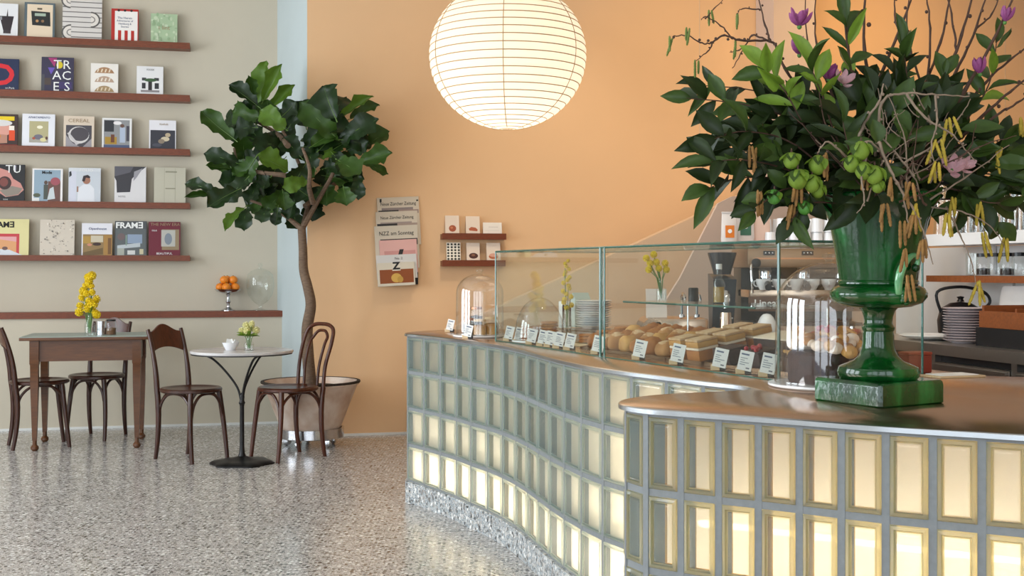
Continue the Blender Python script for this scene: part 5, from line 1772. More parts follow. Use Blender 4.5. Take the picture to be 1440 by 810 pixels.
d_ = 7.25
plate_stack('pale plate of the stack behind the glass case', 'plates stacked behind the case', px(835, 0, d_).xy.to_3d() + Vector((0, 0, TOP_Z)), .108, 12, .0125, 'china')
c1 = px(712, 0, 7.45); c1.z = TOP_Z + .001
cx_ = thing('carton', 'small white carton with dark stripes behind the tall cloche', 'carton', (.3 + .02, 7.3, TOP_Z + .0005), .3)
MB().box(-.03, -.03, 0, .03, .03, .16, .002).build('box', mt['white_card'], cx_)
for x in (-.021, .0, .021):
    MB().box(x - .006, -.0312, .01, x + .006, -.0302, .14).build('stripe', mt['black'], cx_, smooth=False)
mk = thing('milk_carton', 'pale grey-green carton with a folded top behind the cloches', 'carton', (.42, 7.42, TOP_Z + .0005), .25)
MB().box(-.05, -.05, 0, .05, .05, .17, .002).build('body', M('pale_teal_card', 'c3d0ca', .6), mk)
MB().add([(-.05, -.05, .17), (.05, -.05, .17), (.05, .05, .17), (-.05, .05, .17), (-.05, 0, .21), (.05, 0, .21)], [(0, 1, 5, 4), (2, 3, 4, 5), (0, 4, 3), (1, 2, 5)]).build('gable', M('pale_teal_card2', 'b4c6c0', .6), mk, smooth=False)
# mimosa bunch in a glass standing by the plates
vf = Vector((px(797, 0, 7.0).x, 7.0, TOP_Z + .0005))
v5 = bottle_vase('tall glass vase of yellow mimosa left of the stacked plates', vf, .12, .03, [])
for k in range(18):
    z = .13 + .016 * k; x = .03 * math.sin(k * 1.9) * (1 - k / 26)
    if k % 4 == 0:
        MB().tube([(0, 0, .01), (x * .4, 0, .12), (x, 0, z)], .0018, 4).build('stem', mt['stem'], v5)
    link('blossom', pom_y, v5, Matrix.Translation((x, .01 * math.cos(k), z)) @ Matrix.Scale(.7 - .012 * k, 4))
# sink / tap unit
sk = thing('steel_sink', 'low brushed steel sink unit with a rounded side behind the case', 'sink', px(950, 0, 6.4).xy.to_3d() + Vector((0, 0, TOP_Z + .0005)))
MB().box(-.14, -.16, 0, .15, .16, .1, .02).build('basin', mt['steel'], sk)
MB().lathe([(0, -.16), (.05, -.16), (.05, .16), (0, .16)], 24).xf(Matrix.Translation((-.14, 0, .051)) @ Matrix.Rotation(PI / 2, 4, 'X')).build('rounded_side', mt['steel'], sk)
for x in (.04, .12):
    t = MB()
    t.tube(catmull([(x, .05, .1), (x, .05, .2), (x, .0, .225), (x, -.06, .2), (x, -.065, .17)], 5), .008, 8)
    t.lathe([(.016, .1), (.016, .112), (.009, .115)], 12, x, .05)
    t.build('tap', mt['chrome'], sk)
refl = thing('paper_sign', 'blank off-white paper sign propped left of the taps', 'sign', px(925, 0, 6.35).xy.to_3d() + Vector((0, 0, TOP_Z + .0005)), .05, tilt=-.1)
MB().box(-.06, -.002, 0, .05, 0, .25).build('sheet', mt['kraft'], refl, smooth=False)  # pale sheet modelled in place of a reflection in the glass

# coffee machine
EM = Vector((1.235, 6.30, TOP_Z + .0005))
em = thing('espresso_machine', 'wide tan steel espresso machine behind the glass case, cups on top', 'coffee machine', EM)
W = .60
for x in (.05, W - .05):
    for y in (.05, .38):
        MB().lathe([(0, 0), (.02, 0), (.016, .055), (0, .055)], 14, x, y).build('foot', mt['chrome'], em)
MB().box(0, .02, .055, W, .44, .075, .004).build('base_pan', mt['black'], em)
MB().box(.0, -.03, .205, W, .3, .245, .003).build('drip_tray', mt['steel'], em)
MB().box(-.01, -.045, .135, W + .01, -.03, .212, .004).build('front_panel', mt['brown_panel'], em)
lettering('lettering', 'Linea', .05, em, (.075, -.0462, .176), mt['ink_white'], sx=1.1, bold=.001)
MB().box(0, .22, .075, W, .44, .36, .006).build('back_body', mt['iron'], em)
MB().box(-.012, -.02, .36, W + .012, .45, .462, .012).build('head_body', mt['tan_panel'], em)
MB().box(.02, -.024, .405, W - .02, -.021, .412).build('trim_line', mt['copper'], em, smooth=False)
MB().box(.0, .0, .463, W, .44, .475, .004).build('cup_tray', mt['chrome'], em)
for k in range(3):
    x = .1 + .2 * k
    gr = MB().lathe([(.0, .3), (.034, .3), (.036, .345), (.03, .36), (0, .36)], 20, x, .07)
    gr.lathe([(0, .27), (.033, .27), (.036, .29), (.033, .299), (0, .299)], 20, x, .07)
    gr.build('group_head', mt['chrome'], em)
    MB().tube([(x, .04, .283), (x - .01, -.03, .278), (x - .03, -.15, .26)], [.014, .016, .018], 10).build('portafilter_handle', mt['black'], em)
    MB().tube([(x, .07, .27), (x, .05, .25), (x, .04, .235)], .008, 8).build('spout', mt['chrome'], em)
    MB().box(x - .03, -.0235, .425, x + .03, -.0205, .448).build('control_panel', mt['black'], em, smooth=False)
    for j in range(3):
        MB().ball((x - .018 + .018 * j, -.025, .4365), .006, 8, 6).build('button', mt['chrome'], em)
for x in (.02, W - .04):
    MB().tube(catmull([(x, -.02, .38), (x - .02, -.06, .37), (x - .02, -.075, .3), (x - .015, -.07, .23)], 5), .006, 8).build('steam_wand', mt['chrome'], em)
    MB().lathe([(0, 0), (.022, 0), (.025, .02), (.018, .024), (0, .024)], 14).xf(Matrix.Translation((x + .01, -.02, .385)) @ Matrix.Rotation(PI / 2, 4, 'X')).build('steam_knob', mt['black'], em)
jug = thing('milk_jug', 'white rounded jug under the front panel of the espresso machine', 'jug', (EM.x - .02 + .1, EM.y - .06, TOP_Z + .0005))
MB().lathe([(0, 0), (.04, 0), (.052, .03), (.05, .07), (.034, .105), (.02, .12), (0, .125)], 24).build('body', mt['china'], jug)
cup_m = MB().lathe([(0, 0), (.02, 0), (.022, .006), (.036, .03), (.039, .056), (.036, .056), (.033, .03), (.018, .01), (0, .009)], 20).mesh('bowl', mt['china'])
han_m = MB().tube([(.036, 0, .047), (.052, 0, .045), (.054, 0, .028), (.044, 0, .018), (.03, 0, .018)], .004, 6).mesh('handle', mt['china'])
for k in range(5):
    o = thing('espresso_cup', ['leftmost white cup on the drip tray of the coffee machine', 'second white cup from the left on the drip tray', 'third white cup from the left on the drip tray', 'fourth white cup from the left on the drip tray', 'rightmost white cup on the drip tray of the coffee machine'][k], 'cup', (EM.x + .075 + .085 * k, EM.y + .0, TOP_Z + .246), 2.5 + .5 * k, 'cups on the drip tray')
    link('bowl', cup_m, o); link('handle', han_m, o)
gz = TOP_Z + .476
tum_m = MB().lathe([(0, .072), (.026, .072), (.031, .0), (.028, .0), (.024, .066), (0, .067)], 16).mesh('tumbler', mt['china'])
for r in range(3):
    for k in range(8):
        for h in range(2 if (k + r) % 3 else 1):
            o = link('cup', tum_m, None, Matrix.Translation((EM.x + .13 + .062 * k, EM.y + .09 + .1 * r, gz + .0005 + .0735 * h)))
            tag(o, 'upturned white cup on the espresso machine, %s row, %s from left, %s' % (['front', 'middle', 'rear'][r], ordinal[k], ['below', 'stacked on top'][h]), 'cup', 'cups on the coffee machine')


def bag(label, loc, w, dp, h, mat, lab, seed, rz=0):
    o = thing('coffee_bag', label, 'bag', loc, rz, 'coffee bags on the machine')
    qq = random.Random(seed)
    mb = MB(); vs = []
    lv = [(0, 1, 1), (.15, 1.04, 1.08), (.45, 1.02, 1.0), (.7, 1.0, .72), (.88, .98, .3), (.94, .97, .12), (1.0, .95, .1)]
    n = 16
    for z, sx, sy in lv:
        for i in range(n):
            a = 2 * PI * i / n + PI / n
            c, s = math.cos(a), math.sin(a)
            k = 1 / max(abs(c), abs(s)) ** .8
            vs.append((c * k * w / 2 * sx * (1 + qq.uniform(-.02, .02)), s * k * dp / 2 * sy * (1 + qq.uniform(-.05, .05)), z * h))
    fs = [tuple(range(n - 1, -1, -1)), tuple((len(lv) - 1) * n + i for i in range(n))]
    for j in range(len(lv) - 1):
        for i in range(n):
            fs.append((j * n + i, j * n + (i + 1) % n, (j + 1) * n + (i + 1) % n, (j + 1) * n + i))
    mb.add(vs, fs).build('bag', mt[mat], o)
    MB().box(-w * .5, -.007, h * .965, w * .5, .007, h * 1.01, .002).build('folded_top', mt[mat], o)
    if lab:
        MB().box(-w * .3, -dp * .575, h * .2, w * .3, -dp * .5, h * .58).build('label', mt[lab], o, smooth=False)
        MB().lathe([(0, 0), (w * .14, 0), (w * .14, .002), (0, .002)], 18).xf(Matrix.Translation((0, -dp * .573, h * .4)) @ Matrix.Rotation(PI / 2, 4, 'X')).build('round_emblem', mt['white_card'], o)
    return o


bb_ = MB().box(-.14, -.07, 0, .14, .07, .008).build('serving_board', mt['tray_wood'], None, smooth=False)
bb_.location = (EM.x - .02 + .02, EM.y + .1, gz + .0005)
tag(bb_, 'thin brown board under the coffee bags on the machine', 'board')
bag('white paper coffee bag with an orange label', (EM.x - .09, EM.y + .08, gz + .009), .078, .05, .17, 'kraft', 'orange_label', 1)
bag('taller white paper coffee bag with a green label', (EM.x + .002, EM.y + .13, gz + .009), .095, .06, .24, 'kraft', 'green_label', 2)
bag('plain pale pink coffee bag behind the green-labelled one', (EM.x + .095, EM.y + .145, gz + .009), .085, .06, .245, 'pink_bag', None, 3)
# grinder left of the machine
gd = thing('coffee_grinder', 'dark blue-grey coffee grinder left of the espresso machine', 'grinder', (EM.x - .13, EM.y + .06, TOP_Z + .0005))
gm = M('slate_blue_metal', '3f4a55', .35, metal=.5)
MB().box(-.07, -.12, 0, .07, .1, .03, .006).build('base', gm, gd)
MB().add([(-.055, -.02, .03), (.055, -.02, .03), (.055, .09, .03), (-.055, .09, .03), (-.06, -.09, .3), (.06, -.09, .3), (.06, .09, .33), (-.06, .09, .33)], [(0, 3, 2, 1), (4, 5, 6, 7), (0, 1, 5, 4), (1, 2, 6, 5), (2, 3, 7, 6), (3, 0, 4, 7)]).build('body', gm, gd, smooth=False)
MB().lathe([(0, .325), (.045, .325), (.05, .345), (.075, .43), (.076, .44), (0, .445)], 24).build('hopper', M('smoky_hopper', '2a2d33', .15), gd)
MB().tube([(0, -.09, .22), (0, -.13, .19), (0, -.14, .15)], [.03, .022, .018], 12).build('chute', mt['chrome'], gd)
MB().tube([(-.03, -.06, .1), (-.03, -.13, .1), (.03, -.13, .1), (.03, -.06, .1)], .005, 6).build('fork', mt['chrome'], gd)
MB().lathe([(0, .13), (.03, .13), (.035, .05), (0, .05)], 16, 0, -.115).build('dosing_cup', mt['steel'], gd)
# orange box hanging in front of the machine's head: stands on the service counter's right end
# ------------------------------------------------------------------ right-hand back bar
F0 = Vector((1.92, 6.1)); V = Vector((.23, -.97)).normalized(); N3 = Vector((.97, .23)).normalized()
RB = math.atan2(V.y, V.x)


def bb(t, o=0.0):
    return F0 + V * t + N3 * o


def bbox(mb, t0, t1, o0, o1, z0, z1):
    return mb.prism([tuple(bb(t0, o0)), tuple(bb(t1, o0)), tuple(bb(t1, o1)), tuple(bb(t0, o1))], z0, z1)


def bpart(name, parent, t0, t1, o0, o1, z0, z1, mat, **kw):
    mb = bbox(MB(), t0, t1, o0, o1, z0, z1)
    if parent is not None:
        mb.v = [(x - parent.location.x, y - parent.location.y, z - parent.location.z) for x, y, z in mb.v]
    return mb.build(name, mt[mat], parent, smooth=False, **kw)


struct(bpart('wall_bar', None, -1.0, 1.9, .62, .72, 0, 1.40, 'white'))
bc = thing('steel_counter', 'long steel back counter with drawers right of the urn', 'counter', (*bb(.4, .3), 0))
bpart('worktop', bc, -.49, 1.9, -.02, .615, TOP_Z - .05, TOP_Z, 'steel_cool')
bpart('carcass', bc, -.49, 1.9, .04, .61, .1, TOP_Z - .05, 'black')
bpart('kick_plate', bc, -.49, 1.9, .08, .6, 0, .1, 'steel_cool')
ts = [(-.48, -.22), (-.17, .32), (.375, .935), (.985, 1.5)]
for t0, t1 in ts:
    dr = bpart('drawer', bc, t0, t1, .0, .038, TOP_Z - .30, TOP_Z - .085, 'steel_cool')
    h = bbox(MB(), t0 + .01, t1 - .01, -.016, -.001, TOP_Z - .105, TOP_Z - .094)
    h.v = [(x - bc.location.x, y - bc.location.y, z) for x, y, z in h.v]
    h.build('handle', mt['steel_cool'], dr, smooth=False)
    bpart('cupboard_door', bc, t0, t1, .0, .038, .12, TOP_Z - .32, 'steel_cool')
for t in (-.2, .348, .96):
    bpart('upright', bc, t - .02, t + .02, .005, .039, .1, TOP_Z - .052, 'steel_cool')
ws = bpart('white_shelf', None, -.3, 1.9, .33, .618, 1.402, 1.462, 'white')
tag(ws, 'thick white shelf holding upturned glasses, right of the urn', 'shelf')
for t in (-.05, 1.2):
    bpart('bracket', ws, t, t + .02, .60, .615, 1.255, 1.4015, 'white')
bs = bpart('brown_shelf', None, -.27, 1.9, .36, .618, 1.213, 1.246, 'tray_wood')
tag(bs, 'brown wooden shelf with jars below the white shelf', 'shelf')
for t in (.1, 1.1):
    bpart('bracket', bs, t, t + .02, .605, .617, 1.13, 1.2125, 'white')
tall_m = MB().lathe([(0, .135), (.03, .135), (.036, .0), (.033, .0), (.0275, .128), (0, .129)], 18).mesh('tall_glass', mt['glass'])
for r in range(2):
    for k in range(11):
        for h in range(2):
            p = bb(-.2 + .085 * k, .40 + .1 * r)
            o = link('tall_glass', tall_m, None, Matrix.Translation((p.x, p.y, 1.4625 + .137 * h)))
            tag(o, 'upturned clear glass on the white shelf, %s row, %s from left, %s' % (['front', 'back'][r], (ordinal + ['tenth', 'eleventh'])[k], ['below', 'stacked on top'][h]), 'glass', 'upturned glasses on the white shelf')
jb = MB().lathe([(0, 0), (.034, 0), (.036, .006), (.036, .085), (.03, .095)], 18).mesh('glass_body', mt['glass'])
jl = MB().lathe([(0, .095), (.033, .095), (.033, .112), (0, .114)], 18).mesh('lid', mt['black'])
jc = MB().lathe([(0, .004), (.032, .004), (.032, .035), (0, .04)], 16).mesh('contents', mt['dark_jar'])
for k in range(8):
    p = bb(.02 + .095 * k, .44)
    if k < 1:
        o = thing('water_glass', 'tall clear glass at the left end of the brown shelf', 'glass', (p.x, p.y, 1.2465))
        MB().lathe([(.034, .115), (.03, .004), (0, .0), (0, .003), (.027, .006), (.031, .115)], 18).build('tumbler', mt['glass'], o)
        continue
    o = thing('preserve_jar', 'squat glass jar with a black lid, %s from the left on the brown shelf' % ordinal[k - 1], 'jar', (p.x, p.y, 1.2465), 0, 'jars on the brown shelf')
    link('glass_body', jb, o); link('lid', jl, o)
    if k % 2:
        link('contents', jc, o)
p = bb(.36, .17)
plate_stack('stoneware plate of the stack on the steel counter', 'plates on the steel counter', (p.x, p.y, TOP_Z), .1, 13, .0115, 'grey_plate')
p = bb(.06, .17)
o = thing('serving_dish', 'wide white dish on the steel counter just right of the urn', 'dish', (p.x, p.y, TOP_Z + .0005))
MB().lathe([(0, 0), (.08, 0), (.13, .012), (.15, .022), (.146, .025), (.12, .016), (0, .008)], 40).build('dish', mt['china'], o)
p = bb(-.02, .4)
kt = thing('black_kettle', 'black kettle half hidden behind the green urn', 'kettle', (p.x, p.y, TOP_Z + .0005))
MB().lathe([(0, 0), (.09, 0), (.11, .03), (.115, .09), (.1, .15), (.05, .18), (0, .185)], 28).build('body', mt['black'], kt)
MB().lathe([(0, .184), (.02, .186), (.012, .2), (.02, .21), (0, .215)], 14).build('lid_knob', mt['black'], kt)
MB().tube(catmull([(.09, 0, .13), (.15, 0, .18), (.12, 0, .235), (0, 0, .262), (-.12, 0, .235), (-.1, 0, .13)], 5), .008, 8).build('handle', mt['black'], kt)
MB().tube([(0, -.1, .08), (0, -.15, .12), (0, -.17, .16)], [.022, .016, .012], 10).build('spout', mt['black'], kt)
p = bb(.37, .46)
wb = thing('paper_bag', 'white paper bag leaning behind the stacked plates', 'bag', (p.x, p.y, TOP_Z + .0005), RB, tilt=0)
mb = MB(); vs = []; qq = random.Random(8)
lv = [(0, 1, 1), (.08, 1.02, 1.1), (.16, 1.0, .9), (.23, 1.06, .6), (.265, 1.02, .45)]
for z, sx, sy in lv:
    for i in range(14):
        a = 2 * PI * i / 14
        vs.append((.13 * sx * math.cos(a) * (1 + qq.uniform(-.08, .08)), .07 * sy * math.sin(a) * (1 + qq.uniform(-.1, .1)), z + qq.uniform(-.008, .008) * (z > 0)))
fs = [tuple(range(13, -1, -1))]
for j in range(4):
    for i in range(14):
        fs.append((j * 14 + i, j * 14 + (i + 1) % 14, (j + 1) * 14 + (i + 1) % 14, (j + 1) * 14 + i))
fs.append(tuple(56 + i for i in range(14)))
mb.add(vs, fs).build('bag', mt['kraft'], wb, angle=25)
ap = thing('black_appliance', 'low black appliance under the wooden cutlery box', 'appliance', (*bb(.95, .34), TOP_Z + .0005))
bpart('body', ap, .55, 1.75, .1, .56, TOP_Z + .0005, TOP_Z + .085, 'black')
cb = thing('cutlery_box', 'open brown wooden cutlery box with dividers on the black appliance', 'box', (*bb(.95, .34), TOP_Z + .086))
z0 = TOP_Z + .086
bpart('bottom', cb, .56, 1.7, .11, .55, z0, z0 + .012, 'tray_wood')
bpart('front_board', cb, .56, 1.7, .11, .125, z0 + .0121, z0 + .075, 'tray_wood')
bpart('back_board', cb, .56, 1.7, .535, .55, z0 + .0121, z0 + .10, 'tray_wood')
bpart('end_board', cb, .56, .575, .126, .534, z0 + .0121, z0 + .10, 'tray_wood')
bpart('end_board', cb, 1.685, 1.7, .126, .534, z0 + .0121, z0 + .10, 'tray_wood')
for t in (.80, 1.03, 1.26, 1.48):
    bpart('divider', cb, t, t + .012, .126, .534, z0 + .0121, z0 + .09, 'tray_wood')
for k in range(10):
    c = bb(.64 + .105 * k, .33 + .05 * math.sin(k * 2.1))
    o = thing('cutlery', 'steel spoon lying in the wooden cutlery box, %s from its left end' % ordinal[k] if k < 9 else 'steel spoon at the near end of the wooden cutlery box', 'spoon', (c.x, c.y, z0 + .0125 + .075), RB + PI / 2 + .2 * math.sin(k), 'spoons in the cutlery box')
    o.rotation_euler[1] = .22
    MB().ball((0, 0, .006), .018, 10, 6, (1.5, 1, .3)).build('bowl', mt['chrome'], o)
    MB().tube([(.02, 0, .006), (.08, 0, .01), (.15, 0, .006)], [.003, .003, .005], 6).build('handle', mt['chrome'], o)
# small things on the worktop behind the urn
p = Vector((px(1287, 0, 4.12).x, 4.12, TOP_Z + .0005))
rb = thing('red_box', 'small dark red box on the worktop behind the urn', 'box', p, .3)
MB().box(-.045, -.03, 0, .045, .03, .06, .003).build('box', M('dark_red_card', '7d2a1c', .5), rb)
MB().box(-.046, -.031, .0605, .046, .031, .07, .002).build('lid', M('dark_red_card_lid', '8f3a26', .5), rb)
pl_ = thing('paper_tray', 'thin wooden board with white paper on the worktop behind the urn', 'board', (px(1340, 0, 3.95).x, 3.95, TOP_Z + .0005), .35)
MB().box(-.09, -.05, 0, .09, .05, .006, .001).build('board', mt['label_wood'], pl_)
MB().box(-.075, -.04, .0065, .07, .042, .009).build('paper', mt['white_card'], pl_, smooth=False)
# ------------------------------------------------------------------ green urn
UD = 3.2
UL = Vector((px(1235, 0, UD).x, UD, TOP_Z + .0005))
urn = thing('green_urn', 'tall green glazed pedestal urn on a square foot, filled with branches', 'urn', UL)
hs = .119
ROT = R(30)


def rot2(x, y, a):
    return (x * math.cos(a) - y * math.sin(a), x * math.sin(a) + y * math.cos(a))


mb = MB()
lv = [(hs * .97, 0), (hs, .004), (hs, .05), (hs * .985, .058), (hs * .95, .062)]
vs = []
for h, z in lv:
    c = h * .93
    for x, y in ((-h, -c), (-c, -h), (c, -h), (h, -c), (h, c), (c, h), (-c, h), (-h, c)):
        vs.append((*rot2(x, y, ROT), z))
n = 8
fs = [tuple(range(7, -1, -1)), tuple(32 + i for i in range(8))]
for j in range(4):
    for i in range(8):
        fs.append((j * 8 + i, j * 8 + (i + 1) % 8, (j + 1) * 8 + (i + 1) % 8, (j + 1) * 8 + i))
mb.add(vs, fs).build('square_foot', mt['glaze'], urn, angle=35)
prof = [(0, .062), (.098, .062), (.104, .068), (.106, .08), (.102, .092), (.092, .097), (.085, .1), (.065, .108), (.05, .122), (.043, .14), (.0405, .155), (.0405, .175), (.0385, .186),
        (.0415, .19), (.0425, .197), (.0385, .203), (.036, .21), (.0375, .225), (.043, .24), (.05, .2475)]
MB().lathe(prof, 56).build('stem', mt['glaze'], urn)
MB().lathe([(.045, .2475), (.085, .252), (.112, .262), (.124, .277), (.125, .288), (.117, .301), (.106, .306), (.1, .309)], 56).build('bowl', mt['glaze'], urn)
MB().lathe([(.1, .3085), (.1035, .312), (.1035, .318), (.1005, .322), (.103, .34), (.109, .38), (.117, .43), (.126, .475), (.139, .51), (.152, .528), (.16, .535), (.163, .543), (.158, .548), (.148, .54), (.128, .5), (.11, .44), (.1, .4)], 56).build('bell', mt['glaze'], urn)
for a in (R(-72), R(108)):
    c, s = math.cos(a), math.sin(a)
    def q3(r, z, t=0.0):
        return (c * r - s * t, s * r + c * t, z)
    P = catmull([q3(.122, .288, -.024), q3(.13, .318, -.03), q3(.134, .35, -.024), q3(.132, .376, -.004), q3(.126, .386, .02), q3(.119, .374, .036), q3(.115, .354, .032)], 6)
    MB().tube(P, [.0085 + .0025 * math.sin(i / 6) for i in range(len(P))], 10).build('handle', mt['glaze_light'], urn, label='pale green curled handle')
    m = MB()
    for dx, dz, r in ((0, 0, .02), (-.014, .008, .01), (.014, .008, .01), (-.01, -.012, .009), (.01, -.012, .009), (0, .016, .009), (0, -.018, .008)):
        m.ball(q3(.121, .283 + dz, dx), r, 10, 8)
    m.build('mask_boss', mt['glaze'], urn)
    m = MB()
    m.ball(q3(.115, .354, .032), .011, 8, 6)
    m.build('curl_end', mt['glaze'], urn)

# ------------------------------------------------------------------ the bouquet
BO = UL + Vector((0, 0, .42))
bq = thing('flower_arrangement', 'huge bouquet of laurel, hazel twigs and magnolia spilling from the green urn', 'bouquet', BO)
br = random.Random(91)


def B(x, y, dz=0.0):
    return px(x, y, UD + dz) - BO


def laurel(mat, curl, fold, wv):
    prof = [(0, .03), (.1, .2), (.25, .38), (.42, .5), (.6, .47), (.78, .32), (.92, .12), (1.0, .01)]
    vs = []; fs = []
    for i, (y, w) in enumerate(prof):
        for u in (-1, 0, 1):
            vs.append((u * w, y, -curl * (y - .3) ** 2 + fold * abs(u) * w + wv * math.sin(y * 9 + u)))
    for i in range(len(prof) - 1):
        for j in range(2):
            a = i * 3 + j
            fs.append((a, a + 1, a + 4, a + 3))
    return MB().add(vs, fs).mesh('leaf', mt[mat], angle=60)


LM = {k: [laurel(k, c, f, w) for c, f, w in ((.25, .35, .01), (.45, .25, .02), (-.2, .3, .015), (.1, .5, .01))] for k in ('leaf', 'leaf_dark', 'leaf_light')}
nleaf = 0


def one_leaf(b, t, w, mat, nrm=None):
    global nleaf
    nleaf += 1
    n_ = nrm if nrm is not None else Vector((br.uniform(-.6, .6), -1 + br.uniform(-.2, .5), br.uniform(-.2, .9)))
    link('leaf', br.choice(LM[mat]), bq, frame_from(b, t, w, n_))


def spray(pts, n, ln=.085, w=.034, mats=('leaf', 'leaf_dark'), start=.35, stem='twig', r=.0032):
    P = catmull([B(*p) for p in pts], 8)
    k = len(P)
    MB().tube(P, [r * (1 - .65 * i / k) for i in range(k)], 6).build('branch', mt[stem], bq)
    for i in range(n):
        u = start + (1 - start) * (i / max(1, n - 1))
        j = min(k - 2, int(u * (k - 1)))
        p = P[j]; t = (P[j + 1] - P[j]).normalized()
        if i == n - 1:
            d = t
        else:
            side = t.orthogonal()
            side.rotate(Matrix.Rotation(2.4 * i + br.uniform(-.4, .4), 3, t))
            d = (t * br.uniform(.5, .9) + side * br.uniform(.55, .9)).normalized()
        l = ln * br.uniform(.75, 1.2)
        one_leaf(p, p + d * l, w * br.uniform(.8, 1.2), br.choice(mats))


dk = ('leaf', 'leaf_dark', 'leaf_dark')
spray([(1215, 290, 0), (1150, 190, -.05), (1060, 150, -.1), (965, 138, -.12)], 14, .1, .036, dk)
spray([(1215, 290, 0), (1140, 170, .05), (1070, 130, .05), (985, 120, .02)], 12, .088, .032, dk)
spray([(1215, 290, 0), (1120, 205, -.1), (1050, 185, -.15), (1005, 195, -.17)], 12, .1, .038, dk)
spray([(1215, 290, 0), (1110, 240, -.12), (1045, 225, -.2), (1000, 228, -.22)], 11, .095, .038, dk)
spray([(1215, 290, 0), (1110, 255, -.1), (1045, 250, -.14), (995, 265, -.16)], 12, .1, .04, dk)
spray([(1215, 290, 0), (1120, 265, -.16), (1080, 280, -.22), (1060, 300, -.24)], 8, .08, .034, dk)
spray([(1220, 290, 0), (1140, 190, -.1), (1105, 130, -.14), (1075, 95, -.15)], 9, .11, .04, ('leaf_light', 'leaf_light', 'leaf'), .5)
spray([(1220, 290, 0), (1175, 190, -.1), (1155, 130, -.14), (1140, 95, -.15)], 9, .1, .036, ('leaf_light', 'leaf'), .5)
spray([(1230, 290, 0), (1190, 170, 0), (1195, 90, 0), (1190, 30, 0)], 11, .1, .034, ('leaf', 'leaf', 'leaf_light'), .4)
spray([(1240, 290, 0), (1240, 190, .05), (1250, 130, .05), (1265, 85, .05)], 9, .085, .032, dk, .4)
spray([(1250, 290, 0), (1320, 235, .05), (1385, 215, .1), (1445, 190, .1)], 12, .095, .038, dk)
spray([(1250, 290, 0), (1330, 265, -.05), (1390, 285, -.08), (1450, 280, -.1)], 10, .095, .04, ('leaf', 'leaf_dark'))
spray([(1250, 290, 0), (1330, 280, 0), (1375, 290, 0), (1405, 315, 0)], 8, .085, .04, ('leaf', 'leaf'))
spray([(1250, 290, 0), (1290, 190, 0), (1310, 140, 0), (1330, 105, 0)], 11, .085, .034, dk, .4)
spray([(1245, 290, 0), (1268, 180, -.05), (1275, 110, -.05), (1268, 60, -.05)], 10, .085, .03, ('leaf', 'leaf_dark'), .4)
spray([(1255, 290, 0), (1350, 180, .05), (1390, 120, .05), (1402, 55, .05)], 9, .09, .034, ('leaf', 'leaf_light', 'leaf'), .55)
spray([(1250, 290, 0), (1340, 245, .1), (1400, 245, .12), (1455, 240, .12)], 10, .09, .036, dk)
spray([(1235, 300, 0), (1210, 250, -.18), (1195, 215, -.2), (1185, 170, -.22)], 9, .085, .036, dk, .3)
spray([(1235, 300, 0), (1260, 240, -.18), (1275, 200, -.2), (1290, 165, -.2)], 9, .085, .036, dk, .3)
spray([(1220, 300, 0), (1165, 285, -.15), (1130, 290, -.2), (1112, 312, -.22)], 9, .085, .036, ('leaf', 'leaf_dark'), .3)
spray([(1240, 300, 0), (1230, 262, -.2), (1240, 235, -.25), (1235, 200, -.26)], 8, .085, .036, dk, .3)
# dense heart of the bouquet
while nleaf < 296:
    u = br.uniform(0, 2 * PI); r_ = math.sqrt(br.random())
    cx = 1235 + 140 * r_ * math.cos(u); cy = 215 + 75 * r_ * math.sin(u)
    b = B(cx, cy, br.uniform(-.16, .12))
    d = Vector((math.cos(u) + br.uniform(-.6, .6), br.uniform(-.6, .2), -math.sin(u) * .6 + br.uniform(-.4, .6))).normalized()
    one_leaf(b, b + d * br.uniform(.085, .125), br.uniform(.042, .056), br.choice(('leaf_dark', 'leaf_dark', 'leaf')))


# the hundreds of leaves behind and below them, one tangled mass
fo = MB()
for i in range(330):
    u = br.uniform(0, 2 * PI); r_ = math.sqrt(br.random())
    if i % 3 == 0:
        cx = 1340 + 110 * r_ * math.cos(u); cy = 235 + 52 * r_ * math.sin(u)
    elif i % 3 == 1:
        cx = 1135 + 105 * r_ * math.cos(u); cy = 205 + 70 * r_ * math.sin(u)
    else:
        cx = 1240 + 120 * r_ * math.cos(u); cy = 205 + 85 * r_ * math.sin(u)
    b = B(cx, cy, br.uniform(-.1, .2))
    d = Vector((math.cos(u) + br.uniform(-.7, .7), br.uniform(-.6, .3), -math.sin(u) * .5 + br.uniform(-.5, .6))).normalized()
    m4 = frame_from(b, b + d * br.uniform(.07, .11), br.uniform(.03, .045), Vector((br.uniform(-.6, .6), -1, br.uniform(-.2, .9))))
    me = LM['leaf'][i % 4]
    fo.m = 0 if i % 3 else 1
    fo.add([m4 @ v.co for v in me.vertices], [tuple(p.vertices) for p in me.polygons])
fo.build('foliage', [mt['leaf_dark'], mt['leaf']], bq, angle=60, kind='stuff')


def twig(pts, r=.005, mat='twig', tip=.3):
    P = catmull([B(*p) for p in pts], 6)
    k = len(P)
    P = [p + Vector((br.uniform(-1, 1), br.uniform(-1, 1), br.uniform(-1, 1))) * .0016 for p in P]
    o = MB().tube(P, [r * (1 - (1 - tip) * i / k) * (1.25 if i % 6 == 0 else 1) for i in range(k)], 6)
    for i in range(4, k, 5):      # little buds along the twig
        s = (P[i] - P[i - 1]).normalized().orthogonal()
        s.rotate(Matrix.Rotation(br.uniform(0, 6), 3, (P[i] - P[i - 1]).normalized()))
        o.ball(tuple(P[i] + s * r * 1.2), r * .9, 6, 4)
    return o.build('branch', mt[mat], bq)


